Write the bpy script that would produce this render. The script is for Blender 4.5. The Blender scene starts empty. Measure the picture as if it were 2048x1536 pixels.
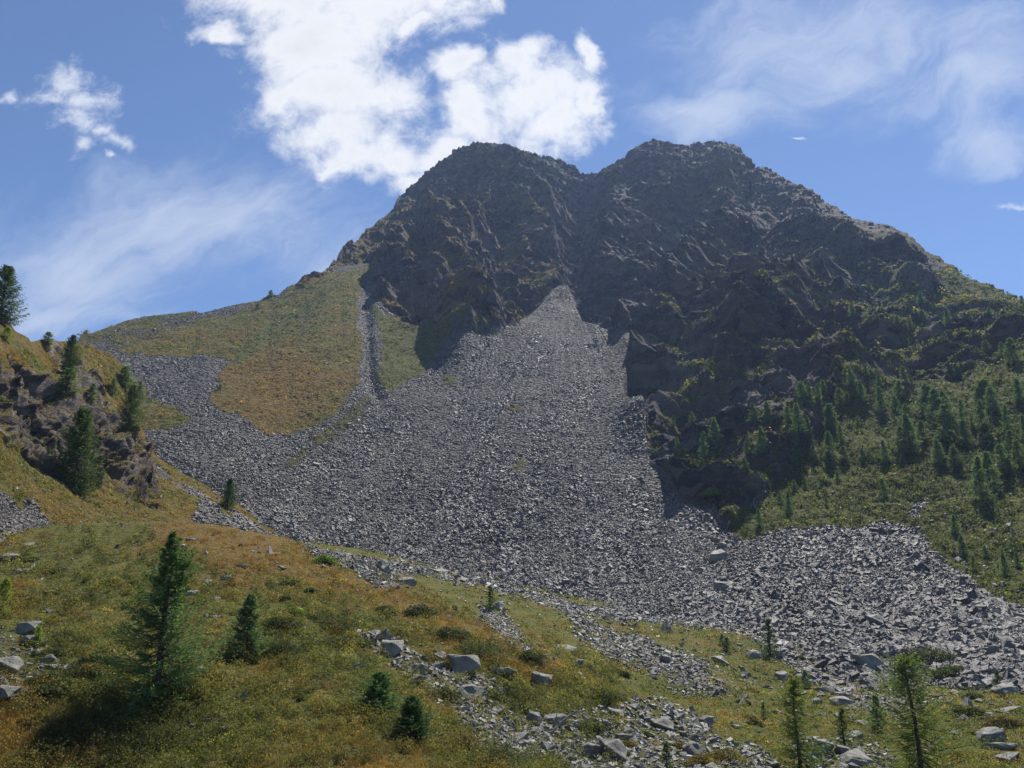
import bpy, math, random
import numpy as np
from mathutils import Vector, Matrix

rng = np.random.default_rng(7)
random.seed(7)
S = bpy.context.scene
C = S.collection
R = math.radians

# ------------------------------------------------------------------ camera, sky, sun
F = 1577.0                       # focal length in photo pixels (2048 wide)
PITCH = R(15.3)
cam_d = bpy.data.cameras.new('camera'); cam = bpy.data.objects.new('camera', cam_d); C.objects.link(cam)
cam_d.sensor_width = 36; cam_d.lens = 36*F/2048; cam_d.clip_start = 0.1; cam_d.clip_end = 5000
cam.location = (0, 0, 0); cam.rotation_euler = (R(90)+PITCH, 0, 0)
S.camera = cam
S.view_settings.view_transform = 'Standard'; S.view_settings.look = 'None'
S.view_settings.exposure = 0.45; S.view_settings.gamma = 1
SUN_EL, SUN_AZ = R(57), R(26)    # azimuth clockwise from +Y
sd = bpy.data.lights.new('sun', 'SUN'); sun = bpy.data.objects.new('sun', sd); C.objects.link(sun)
sd.energy = 5.0; sd.angle = R(0.5); sd.color = (1, .95, .87)
sv = Vector((math.sin(SUN_AZ)*math.cos(SUN_EL), math.cos(SUN_AZ)*math.cos(SUN_EL), math.sin(SUN_EL)))
sun.rotation_euler = sv.to_track_quat('Z', 'Y').to_euler()

CP, SP = math.cos(PITCH), math.sin(PITCH)
def pdir(u, v):
    """direction of a photo pixel, arrays welcome"""
    a = (np.asarray(u, float)-1024)/F; b = (768-np.asarray(v, float))/F
    return a, CP-b*SP, SP+b*CP

W = bpy.data.worlds.new('World'); S.world = W; W.use_nodes = True
def build_world():
    nt = W.node_tree; N = nt.nodes; L = nt.links; N.clear()
    def nd(t, **k):
        n = N.new(t)
        for a, b in k.items(): setattr(n, a, b)
        return n
    def math_(op, a, b=None, c=None, clamp=False):
        n = nd('ShaderNodeMath', operation=op, use_clamp=clamp)
        for i, q in enumerate((a, b, c)):
            if q is None: continue
            if isinstance(q, (int, float)): n.inputs[i].default_value = q
            else: L.new(q, n.inputs[i])
        return n.outputs[0]
    out = nd('ShaderNodeOutputWorld'); bg = nd('ShaderNodeBackground'); L.new(bg.outputs[0], out.inputs[0])
    sky = nd('ShaderNodeTexSky', sky_type='NISHITA'); sky.sun_disc = False
    sky.sun_elevation = SUN_EL; sky.sun_rotation = SUN_AZ; sky.altitude = 2000; sky.air_density = 1.0; sky.dust_density = .3; sky.ozone_density = 2.2
    bg.inputs[1].default_value = 0.088
    tc = nd('ShaderNodeTexCoord'); sep = nd('ShaderNodeSeparateXYZ'); L.new(tc.outputs['Generated'], sep.inputs[0])
    yy = math_('MAXIMUM', sep.outputs[1], 0.05)
    a = math_('DIVIDE', sep.outputs[0], yy); b = math_('DIVIDE', sep.outputs[2], yy)
    cmb = nd('ShaderNodeCombineXYZ'); L.new(a, cmb.inputs[0]); L.new(b, cmb.inputs[1])
    P = cmb.outputs[0]
    def noise(scale, detail, rough, dist=0, off=(0, 0, 0), sc=(1, 1, 1), src=P):
        m = nd('ShaderNodeMapping'); m.inputs['Location'].default_value = off; m.inputs['Scale'].default_value = sc
        L.new(src, m.inputs[0]); n = nd('ShaderNodeTexNoise')
        n.inputs['Scale'].default_value = scale; n.inputs['Detail'].default_value = detail
        n.inputs['Roughness'].default_value = rough; n.inputs['Distortion'].default_value = dist
        L.new(m.outputs[0], n.inputs['Vector']); return n
    # warped plane position
    wn = noise(5, 5, .55); wsub = nd('ShaderNodeVectorMath', operation='SUBTRACT'); L.new(wn.outputs['Color'], wsub.inputs[0]); wsub.inputs[1].default_value = (.5, .5, .5)
    wsc = nd('ShaderNodeVectorMath', operation='SCALE'); L.new(wsub.outputs[0], wsc.inputs[0]); wsc.inputs['Scale'].default_value = .2
    wad = nd('ShaderNodeVectorMath', operation='ADD'); L.new(P, wad.inputs[0]); L.new(wsc.outputs[0], wad.inputs[1])
    PW = wad.outputs[0]
    def blobs(lst, src):
        cur = None
        for (u, v, ru, rv) in lst:
            x, y, z = pdir(u, v)
            k = 1/(y*y) if False else 1/y
            s1 = nd('ShaderNodeVectorMath', operation='SUBTRACT'); L.new(src, s1.inputs[0]); s1.inputs[1].default_value = (x/y, z/y, 0)
            s2 = nd('ShaderNodeVectorMath', operation='MULTIPLY'); L.new(s1.outputs[0], s2.inputs[0]); s2.inputs[1].default_value = (F*y/ru, F*y*y/rv, 0)
            ln = nd('ShaderNodeVectorMath', operation='LENGTH'); L.new(s2.outputs[0], ln.inputs[0])
            o = math_('SUBTRACT', 1, ln.outputs['Value'])
            cur = o if cur is None else math_('SMOOTH_MAX', cur, o, .12)
        return cur
    cum = [(560,-10,180,70),(760,-20,200,110),(640,70,150,90),(690,170,160,90),(690,250,110,60),(860,0,60,60),(830,45,60,30),
           (720,300,90,60),(780,290,90,55),(850,330,80,45),(900,280,120,50),(960,215,90,90),(1050,210,130,85),(1060,150,50,55),(930,140,60,40),
           (1100,260,90,45),(1000,300,100,30),(1155,125,25,50),(1165,220,30,50),(450,60,70,25),(970,10,30,40),(690,330,50,22),(600,180,60,40)]
    den = blobs(cum, PW)
    n1 = noise(8, 14, .66, .25); n2 = noise(30, 12, .75, .5, off=(3, 1, 0))
    d = math_('ADD', math_('MULTIPLY', den, 1.15), math_('MULTIPLY', math_('SUBTRACT', n1.outputs[0], .5), 2.2))
    d = math_('ADD', d, math_('MULTIPLY', math_('SUBTRACT', n2.outputs[0], .5), 1.2))
    mr = nd('ShaderNodeMapRange', interpolation_type='SMOOTHSTEP'); L.new(d, mr.inputs[0]); mr.inputs[1].default_value = -.32; mr.inputs[2].default_value = .8
    A1 = mr.outputs[0]
    # small torn clouds at left
    sm = [(140,160,60,45),(165,205,70,50),(80,205,65,35),(150,260,55,65),(235,298,50,30),(190,285,45,30),(150,320,40,40),(8,195,30,18),(225,345,14,12),(1580,285,10,6),(1385,285,60,8),(2040,425,40,14),(1270,300,30,14)]
    d2 = math_('ADD', math_('MULTIPLY', blobs(sm, PW), .9), math_('MULTIPLY', math_('SUBTRACT', n1.outputs[0], .5), 2.2))
    d2 = math_('ADD', d2, math_('MULTIPLY', math_('SUBTRACT', n2.outputs[0], .5), 2.2))
    mr2 = nd('ShaderNodeMapRange', interpolation_type='SMOOTHSTEP'); L.new(d2, mr2.inputs[0]); mr2.inputs[1].default_value = -.05; mr2.inputs[2].default_value = 1.25
    A2 = math_('MULTIPLY', mr2.outputs[0], .9)
    # thin cirrus
    ci = [(1800,60,420,110),(1650,120,330,110),(1950,170,200,110),(1430,210,200,60),(2000,280,130,60),(450,440,360,140),(560,410,160,80),(150,530,300,130),(120,620,260,60),(700,520,160,50)]
    cm = nd('ShaderNodeMapping'); cm.inputs['Rotation'].default_value = (0, 0, -.55); L.new(PW, cm.inputs[0]); cn = noise(3.4, 12, .66, .25, off=(0, 0, 0), sc=(.8, 2.8, 1), src=cm.outputs[0])
    d3 = math_('ADD', math_('MULTIPLY', blobs(ci, PW), .85), math_('MULTIPLY', math_('SUBTRACT', cn.outputs[0], .42), 2.3))
    mr3 = nd('ShaderNodeMapRange', interpolation_type='SMOOTHSTEP'); L.new(d3, mr3.inputs[0]); mr3.inputs[1].default_value = -.1; mr3.inputs[2].default_value = 1.3
    A3 = math_('MULTIPLY', mr3.outputs[0], .8)
    def mix(fac, c1, c2):
        m = nd('ShaderNodeMix', data_type='RGBA'); L.new(fac, m.inputs[0])
        for i, c in ((6, c1), (7, c2)):
            if isinstance(c, tuple): m.inputs[i].default_value = c
            else: L.new(c, m.inputs[i])
        return m.outputs[2]
    tint = nd('ShaderNodeMix', data_type='RGBA', blend_type='MULTIPLY'); tint.inputs[0].default_value = 1
    L.new(sky.outputs[0], tint.inputs[6]); tint.inputs[7].default_value = (.88, .97, 1.09, 1)
    c = mix(A3, tint.outputs[2], (5.2, 5.8, 7.0, 1))
    c = mix(A2, c, (6.9, 7.2, 7.9, 1))
    # thick cloud: bright edges, a little greyer inside
    gr = nd('ShaderNodeMapRange'); L.new(d, gr.inputs[0]); gr.inputs[1].default_value = .35; gr.inputs[2].default_value = 1.6
    gn = noise(11, 8, .6, 0, off=(5, 2, 0))
    gm = math_('MULTIPLY', gr.outputs[0], gn.outputs[0], clamp=True)
    cc = mix(gm, (7.9, 8.0, 8.2, 1), (5.3, 5.5, 5.9, 1))
    c = mix(A1, c, cc)
    L.new(c, bg.inputs[0])
build_world()

# ------------------------------------------------------------------ helpers
_perm = np.random.default_rng(11).permutation(256).astype(np.int32); _perm = np.concatenate([_perm, _perm, _perm])
_g = np.random.default_rng(12).normal(size=(256, 3)).astype(np.float32); _g /= np.linalg.norm(_g, axis=1)[:, None]
def pn(x, y, z):
    x = np.asarray(x, np.float32); y = np.asarray(y, np.float32); z = np.asarray(z, np.float32)
    xi = np.floor(x); yi = np.floor(y); zi = np.floor(z)
    fx, fy, fz = x-xi, y-yi, z-zi
    X = xi.astype(np.int32) & 255; Y = yi.astype(np.int32) & 255; Z = zi.astype(np.int32) & 255
    sx = fx*fx*fx*(fx*(fx*6-15)+10); sy = fy*fy*fy*(fy*(fy*6-15)+10); sz = fz*fz*fz*(fz*(fz*6-15)+10)
    res = 0
    for i in (0, 1):
        a = _perm[(X+i) & 255]; wx = sx if i else 1-sx
        for j in (0, 1):
            b = _perm[a+((Y+j) & 255)]; wy = sy if j else 1-sy
            for k in (0, 1):
                h = _perm[(b+((Z+k) & 255))] ; gg = _g[h]
                wz = sz if k else 1-sz
                res = res + wx*wy*wz*(gg[..., 0]*(fx-i)+gg[..., 1]*(fy-j)+gg[..., 2]*(fz-k))
    return res*1.6
def fbm(P, s, o=4, seed=0, rough=.5, sc=(1, 1, 1)):
    r = 0; a = 1; t = 0
    for i in range(o):
        r = r+a*pn(P[0]*s*sc[0]+seed*7.3+i*3.1, P[1]*s*sc[1]+seed*3.7, P[2]*s*sc[2]+i*1.7+seed*1.3); t += a; a *= rough; s *= 2.03
    return r/t
def ridged(P, s, o=3, seed=0, rough=.5, sc=(1, 1, 1)):
    r = 0; a = 1; t = 0
    for i in range(o):
        r = r+a*(1-2*np.abs(pn(P[0]*s*sc[0]+seed*5.3+i*2.1, P[1]*s*sc[1]+seed*1.7, P[2]*s*sc[2]+i*1.3+seed*9.3))); t += a; a *= rough; s *= 2.1
    return r/t
def sstep(e0, e1, x): t = np.clip((x-e0)/(e1-e0), 0, 1); return t*t*(3-2*t)
def poly_sd(u, v, poly):
    """signed distance in px, positive inside"""
    u = np.asarray(u, float); v = np.asarray(v, float); P = np.array(poly, float); n = len(P)
    d = np.full(u.shape, 1e9); ins = np.zeros(u.shape, bool)
    for i in range(n):
        a = P[i]; b = P[(i+1) % n]; ex, ey = b-a; L2 = ex*ex+ey*ey+1e-9
        t = np.clip(((u-a[0])*ex+(v-a[1])*ey)/L2, 0, 1)
        d = np.minimum(d, (u-a[0]-t*ex)**2+(v-a[1]-t*ey)**2)
        if a[1] != b[1]:
            c = ((a[1] > v) != (b[1] > v)) & (u < (b[0]-a[0])*(v-a[1])/(b[1]-a[1])+a[0]); ins ^= c
    d = np.sqrt(d); return np.where(ins, d, -d)
def line_d(u, v, pts):
    """distance to polyline, and position 0..1 along it"""
    best = np.full(u.shape, 1e9); tt = np.zeros(u.shape); n = len(pts)-1; sg = np.zeros(u.shape)
    for i in range(n):
        a = pts[i]; b = pts[i+1]; ex, ey = b[0]-a[0], b[1]-a[1]; L2 = ex*ex+ey*ey
        t = np.clip(((u-a[0])*ex+(v-a[1])*ey)/L2, 0, 1)
        d = np.hypot(u-a[0]-t*ex, v-a[1]-t*ey); m = d < best
        best = np.where(m, d, best); tt = np.where(m, (i+t)/n, tt); sg = np.where(m, np.sign(ex*(v-a[1])-ey*(u-a[0])), sg)
    return best, tt, sg
def tps_fit(X, z, lam=1e-3):
    X = np.asarray(X, float); n = len(X); d = np.linalg.norm(X[:, None]-X[None], axis=2)
    K = np.where(d > 0, d*d*np.log(d+1e-12), 0)+lam*np.eye(n); Q = np.c_[np.ones(n), X]
    A = np.block([[K, Q], [Q.T, np.zeros((3, 3))]]); w = np.linalg.solve(A, np.r_[z, 0, 0, 0]); return X, w
def tps_eval(m, x, y):
    X, w = m; n = len(X); r = w[n]+w[n+1]*x+w[n+2]*y
    for i in range(n):
        d2 = (x-X[i, 0])**2+(y-X[i, 1])**2; r = r+w[i]*.5*d2*np.log(d2+1e-12)
    return r

def mesh_np(name, V, faces, smooth=True, mat=None, attrs=None, mats=None, parent=None):
    """V (n,3); faces: (m,3) or (m,4) int array, or list of such arrays"""
    if not isinstance(faces, list): faces = [faces]
    me = bpy.data.meshes.new(name); me.vertices.add(len(V)); me.vertices.foreach_set('co', np.ascontiguousarray(V, np.float32).ravel())
    nl = sum(f.size for f in faces); nf = sum(len(f) for f in faces)
    me.loops.add(nl); me.loops.foreach_set('vertex_index', np.concatenate([f.ravel() for f in faces]).astype(np.int32))
    me.polygons.add(nf); tot = np.concatenate([np.full(len(f), f.shape[1]) for f in faces]); st = np.concatenate([[0], np.cumsum(tot)[:-1]])
    me.polygons.foreach_set('loop_start', st.astype(np.int32))
    me.polygons.foreach_set('use_smooth', np.full(nf, smooth))
    me.update(calc_edges=True)
    for k, a in (attrs or {}).items():
        at = me.color_attributes.new(k, 'FLOAT_COLOR', 'POINT'); a = np.asarray(a, np.float32)
        if a.shape[1] == 3: a = np.c_[a, np.ones(len(a), np.float32)]
        at.data.foreach_set('color', a.ravel())
    if mat: me.materials.append(mat)
    o = bpy.data.objects.new(name, me); C.objects.link(o)
    if parent: o.parent = parent
    return o
def grid_faces(nr, nc):
    i = np.arange(nr*nc).reshape(nr, nc)
    return np.stack([i[:-1, :-1], i[1:, :-1], i[1:, 1:], i[:-1, 1:]], -1).reshape(-1, 4)
def grid_normals(P):
    du = np.gradient(P, axis=1); dv = np.gradient(P, axis=0); n = np.cross(dv, du); n /= np.linalg.norm(n, axis=2)[..., None]+1e-9
    n[n[..., 2] < 0] *= -1
    return n
def tag(o, label=None, cat=None, group=None, kind=None):
    for k, q in (('label', label), ('category', cat), ('group', group), ('kind', kind)):
        if q: o[k] = q
    return o

# ------------------------------------------------------------------ materials
class NT:
    def __init__(s, name):
        s.m = bpy.data.materials.new(name); s.m.use_nodes = True; s.t = s.m.node_tree; s.N = s.t.nodes; s.L = s.t.links
        s.b = s.N['Principled BSDF']; s.tc = s.N.new('ShaderNodeTexCoord'); s.P = s.tc.outputs['Object']
    def set(s, inp, q):
        if isinstance(q, (int, float)): inp.default_value = q
        elif isinstance(q, tuple): inp.default_value = q if len(q) == 4 or inp.type == 'VECTOR' else (*q, 1)
        else: s.L.new(q, inp)
    def noise(s, scale, detail=6, rough=.6, dist=0, sc=(1, 1, 1), rot=(0, 0, 0), col=False):
        m = s.N.new('ShaderNodeMapping'); m.inputs['Scale'].default_value = sc; m.inputs['Rotation'].default_value = rot; s.L.new(s.P, m.inputs[0])
        n = s.N.new('ShaderNodeTexNoise'); n.inputs['Scale'].default_value = scale; n.inputs['Detail'].default_value = detail
        n.inputs['Roughness'].default_value = rough; n.inputs['Distortion'].default_value = dist; s.L.new(m.outputs[0], n.inputs['Vector'])
        return n.outputs['Color'] if col else n.outputs[0]
    def voro(s, scale, sc=(1, 1, 1), out='Distance', rot=(0, 0, 0)):
        m = s.N.new('ShaderNodeMapping'); m.inputs['Scale'].default_value = sc; m.inputs['Rotation'].default_value = rot; s.L.new(s.P, m.inputs[0])
        n = s.N.new('ShaderNodeTexVoronoi'); n.inputs['Scale'].default_value = scale; s.L.new(m.outputs[0], n.inputs['Vector']); return n.outputs[out]
    def math(s, op, a, b=0.0, clamp=False):
        n = s.N.new('ShaderNodeMath'); n.operation = op; n.use_clamp = clamp; s.set(n.inputs[0], a); s.set(n.inputs[1], b); return n.outputs[0]
    def mix(s, f, a, b, blend='MIX'):
        n = s.N.new('ShaderNodeMix'); n.data_type = 'RGBA'; n.blend_type = blend; s.set(n.inputs[0], f); s.set(n.inputs[6], a); s.set(n.inputs[7], b); return n.outputs[2]
    def mr(s, x, a, b, c=0.0, d=1.0):
        n = s.N.new('ShaderNodeMapRange'); n.interpolation_type = 'SMOOTHSTEP'; s.set(n.inputs[0], x)
        for i, q in enumerate((a, b, c, d)): n.inputs[i+1].default_value = q
        return n.outputs[0]
    def attr(s, name):
        n = s.N.new('ShaderNodeAttribute'); n.attribute_name = name; sp = s.N.new('ShaderNodeSeparateColor'); s.L.new(n.outputs['Color'], sp.inputs[0])
        return n.outputs['Color'], sp.outputs[0], sp.outputs[1], sp.outputs[2], n.outputs['Alpha']
    def bump(s, h, dist, strength=1.0, prev=None):
        n = s.N.new('ShaderNodeBump'); n.inputs['Distance'].default_value = dist; n.inputs['Strength'].default_value = strength; s.L.new(h, n.inputs['Height'])
        if prev is not None: s.L.new(prev, n.inputs['Normal'])
        return n.outputs[0]
    def done(s, col, rough=.8, normal=None, spec=.4):
        s.set(s.b.inputs['Base Color'], col); s.set(s.b.inputs['Roughness'], rough); s.b.inputs['Specular IOR Level'].default_value = spec
        if normal is not None: s.L.new(normal, s.b.inputs['Normal'])
        return s.m

def terrain_mat(name, k, dip=(0, R(28), 0), gain=1.0):
    """cover attribute: R scree, G grass, B orange<->green tint, A lichen/wear; k scales the detail (metres)"""
    t = NT(name); _, sc, gr, ti, _a = t.attr('cover')
    # rock
    n1 = t.noise(.035/k, 8, .62, .4); n2 = t.noise(.3/k, 8, .7, .3, sc=(1, 1, 2.6), rot=dip); n3 = t.noise(1.4/k, 6, .7)
    rock = t.mix(t.mr(n1, .35, .65), (.05, .038, .042), (.125, .095, .09))
    rock = t.mix(t.mr(n2, .42, .68), rock, (.135, .12, .11))
    rock = t.mix(t.mr(n3, .55, .8, 0, .6), rock, (.045, .04, .04))
    n5 = t.noise(.02/k, 5, .6, .8); rock = t.mix(t.mr(n5, .5, .66, 0, .75), rock, (.12, .075, .05)); n6 = t.voro(.22/k, sc=(1, 1, 1.6), rot=dip, out='Color'); s6 = t.N.new('ShaderNodeSeparateColor'); t.L.new(n6, s6.inputs[0]); rock = t.mix(1.0, rock, t.mix(s6.outputs[0], (.5, .5, .52), (1.6, 1.57, 1.5)), 'MULTIPLY')
    rock = t.mix(1.0, rock, (gain, gain*1.02, gain*.86), 'MULTIPLY')
    rock = t.mix(1.0, rock, (.98, 1.0, 1.08), 'MULTIPLY')
    # scree matrix
    v1 = t.voro(1.1/k, out='Color'); sg = t.N.new('ShaderNodeSeparateColor'); t.L.new(v1, sg.inputs[0])
    scree = t.mix(t.mr(sg.outputs[0], 0, 1), (.05, .047, .044), (.14, .133, .122))
    scree = t.mix(t.mr(t.noise(.05/k, 5, .6), .4, .65), scree, (.15, .14, .125))
    # grass
    g1 = t.noise(.06/k, 6, .65, .5); g2 = t.noise(.9/k, 6, .7, 0, sc=(1, 1, 2.0)); g3 = t.noise(4/k, 4, .7)
    green = t.mix(t.mr(g2, .35, .65), (.07, .078, .02), (.19, .185, .038))
    brown = t.mix(t.mr(g2, .35, .65), (.13, .08, .022), (.27, .18, .045))
    tt = t.math('ADD', ti, t.math('MULTIPLY', t.math('SUBTRACT', g1, .5), 1.1)); tt = t.math('ADD', tt, t.math('MULTIPLY', t.math('SUBTRACT', g3, .5), .5))
    grass = t.mix(t.mr(tt, .25, .75), green, brown)
    grass = t.mix(t.mr(g3, .6, .8, 0, .5), grass, (.03, .035, .012))
    gf = t.mr(t.math('ADD', gr, t.math('MULTIPLY', t.math('SUBTRACT', t.noise(.5/k, 6, .7), .5), .55)), .42, .58)
    sf = t.mr(t.math('ADD', sc, t.math('MULTIPLY', t.math('SUBTRACT', t.noise(.4/k, 6, .7), .5), .5)), .42, .58)
    col = t.mix(sf, rock, scree); col = t.mix(gf, col, grass)
    # relief below mesh resolution
    vb = t.voro(1.1/k); hb = t.math('ADD', t.math('MULTIPLY', n2, 1.2), t.math('MULTIPLY', n3, .5))
    hs = t.math('MULTIPLY', vb, -1.2); hg = t.math('ADD', t.math('MULTIPLY', g2, 1.0), t.math('MULTIPLY', g3, .35))
    def fm(f, a, b):
        n = t.N.new('ShaderNodeMix'); t.set(n.inputs[0], f); t.set(n.inputs[2], a); t.set(n.inputs[3], b); return n.outputs[0]
    h = fm(gf, fm(sf, hb, hs), hg)
    return t.done(col, fm(gf, .85, .95), t.bump(h, 1.6*k, 1.0), .2)
M_mtn = terrain_mat('mountain_cover', 1.0)
M_hill = terrain_mat('hillside_cover', .45, gain=1.6)
M_gnd = terrain_mat('ground_cover', .2)

# ------------------------------------------------------------------ mountain
SKY = [(-500,760),(-200,720),(60,700),(150,690),(163,668),(172,661),(182,668),(215,655),(250,642),(300,632),(350,628),(380,623),(392,622),(400,626),(460,612),(520,601),(540,588),(556,590),(575,575),
       (610,560),(645,549),(660,535),(672,520),(685,500),(692,497),(700,493),(712,490),(735,470),(755,455),(762,445),(790,415),(800,395),(815,382),(830,365),(855,345),(875,325),(900,308),(918,297),(935,293),(958,292),(985,293),(1010,300),(1040,313),(1055,310),(1085,314),(1110,318),(1150,333),(1170,341),(1195,340),(1212,338),(1235,330),(1255,310),(1262,300),(1285,288),(1300,284),(1306,278),(1318,282),(1345,291),(1375,290),(1395,287),(1430,290),(1460,292),(1480,302),(1500,316),(1505,330),(1525,334),(1560,350),(1590,368),(1620,380),(1650,402),(1680,420),(1710,440),(1730,443),(1775,452),(1815,470),(1850,500),(1880,518),(1920,545),(1960,568),(2000,578),(2048,600),(2100,625),(2250,700),(2500,790)]
MC = [(1000,1164,126),(1000,1100,136),(1000,1000,153),(1000,900,175),(1100,800,206),(1120,700,254),(1130,600,330),
      (700,1110,130),(550,1040,140),(450,950,155),(380,850,180),(300,760,220),(240,710,250),(170,675,280),(350,640,300),(560,595,315),(660,540,335),(450,800,200),(600,850,190),(600,700,245),(750,750,225),(850,700,255),
      (870,690,258),(950,670,268),(800,610,294),(740,560,326),(900,560,300),(870,450,378),(920,300,455),(760,470,402),(850,420,412),(820,530,336),(970,480,358),(1000,600,292),(1040,560,325),
      (1060,330,460),(1180,350,462),(1305,285,460),(1480,312,460),(1130,500,380),(1150,430,412),(1200,600,322),(1350,600,292),(1300,660,268),(1250,690,262),(1300,450,380),(1400,380,410),
      (1540,430,370),(1700,445,372),(1600,398,400),(1850,510,342),(2048,605,290),(2300,730,240),(1500,560,285),(1500,700,230),(1350,800,208),(1270,800,208),(1340,960,165),(1450,1040,145),(1500,900,168),(1650,560,292),
      (1800,1040,138),(1800,900,165),(1800,750,200),(1750,600,255),(2048,1040,130),(2048,900,155),(2048,750,190),
      (1300,1226,110),(1400,1238,104),(1580,1300,88),(1500,1257,98),(1650,1365,78),(2048,1365,72),(1700,1200,105),(2048,1200,100),(1450,1100,132),(2300,1300,80),(-200,800,230),(100,800,190),(200,950,160)]
GRASS_L = [(230,702),(330,640),(460,630),(556,597),(600,562),(645,552),(770,525),(745,560),(722,595),(722,640),(722,700),(715,770),(690,810),(640,850),(590,862),(540,872),(500,850),(470,830),(425,820),(430,790),(442,740),(480,716),(400,712),(330,712)]
GRASS_M = [(752,590),(760,620),(800,640),(870,655),(885,694),(935,688),(975,672),(880,718),(820,760),(770,782),(758,740),(765,690),(752,640)]
SPARSE = [(775,775),(700,800),(640,850),(600,890),(540,950),(570,955),(640,905),(700,862),(780,790)]
TONGUE = [(190,695),(225,712),(262,748),(300,790),(378,836),(350,852),(285,866),(240,800)]
RIDGE_L = [(120,700),(163,660),(350,620),(540,585),(560,600),(520,622),(420,640),(330,675),(240,702),(180,705)]
ROCK_AND_SHADE = [(600,575),(640,556),(690,530),(765,528),(742,560),(750,592),(800,640),(870,655),(868,694),(900,702),(935,696),(985,674),(1030,647),(1075,614),(1110,588),(1135,582),(1150,602),(1166,637),(1222,657),(1272,690),(1262,720),(1250,770),(1254,800),(1289,818),(1291,882),(1300,923),(1324,944),(1345,981),(1365,1002),(1430,1012),(1444,1050),(1470,1050),(1560,960),(1640,860),(1700,740),(1760,760),(1900,760),(2048,720),(2600,740),(2600,200),(1000,200),(600,480)]  # right of the fan apex, cast shadow on scree is coloured as dark rock
GRASS_R = [(1455,1052),(1530,990),(1580,925),(1620,860),(1660,800),(1700,720),(1730,700),(1770,790),(1880,830),(1960,800),(2048,800),(2600,860),(2600,1420),(2100,1250),(1990,1195),(1930,1150),(1880,1115),(1830,1062),(1770,1048),(1700,1062),(1640,1052),(1560,1055),(1500,1075),(1480,1080)]
GRASS_R2 = [(1285,850),(1330,795),(1390,740),(1430,720),(1440,760),(1380,820),(1330,860),(1315,920),(1295,900)]
GRASS_R3 = [(1440,560),(1510,530),(1500,560),(1470,570)]
RIB = [[(1530,425),(1600,455),(1700,500),(1800,550),(1900,610),(2048,680),(2300,800)],[(1640,590),(1700,620),(1740,660),(1720,700),(1700,760)],[(1270,700),(1330,660),(1410,620),(1480,560)],[(1290,840),(1400,740),(1500,660),(1590,590)]]
RILL = [(738,560),(728,590),(735,640),(738,700),(742,750),(760,790)]

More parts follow.
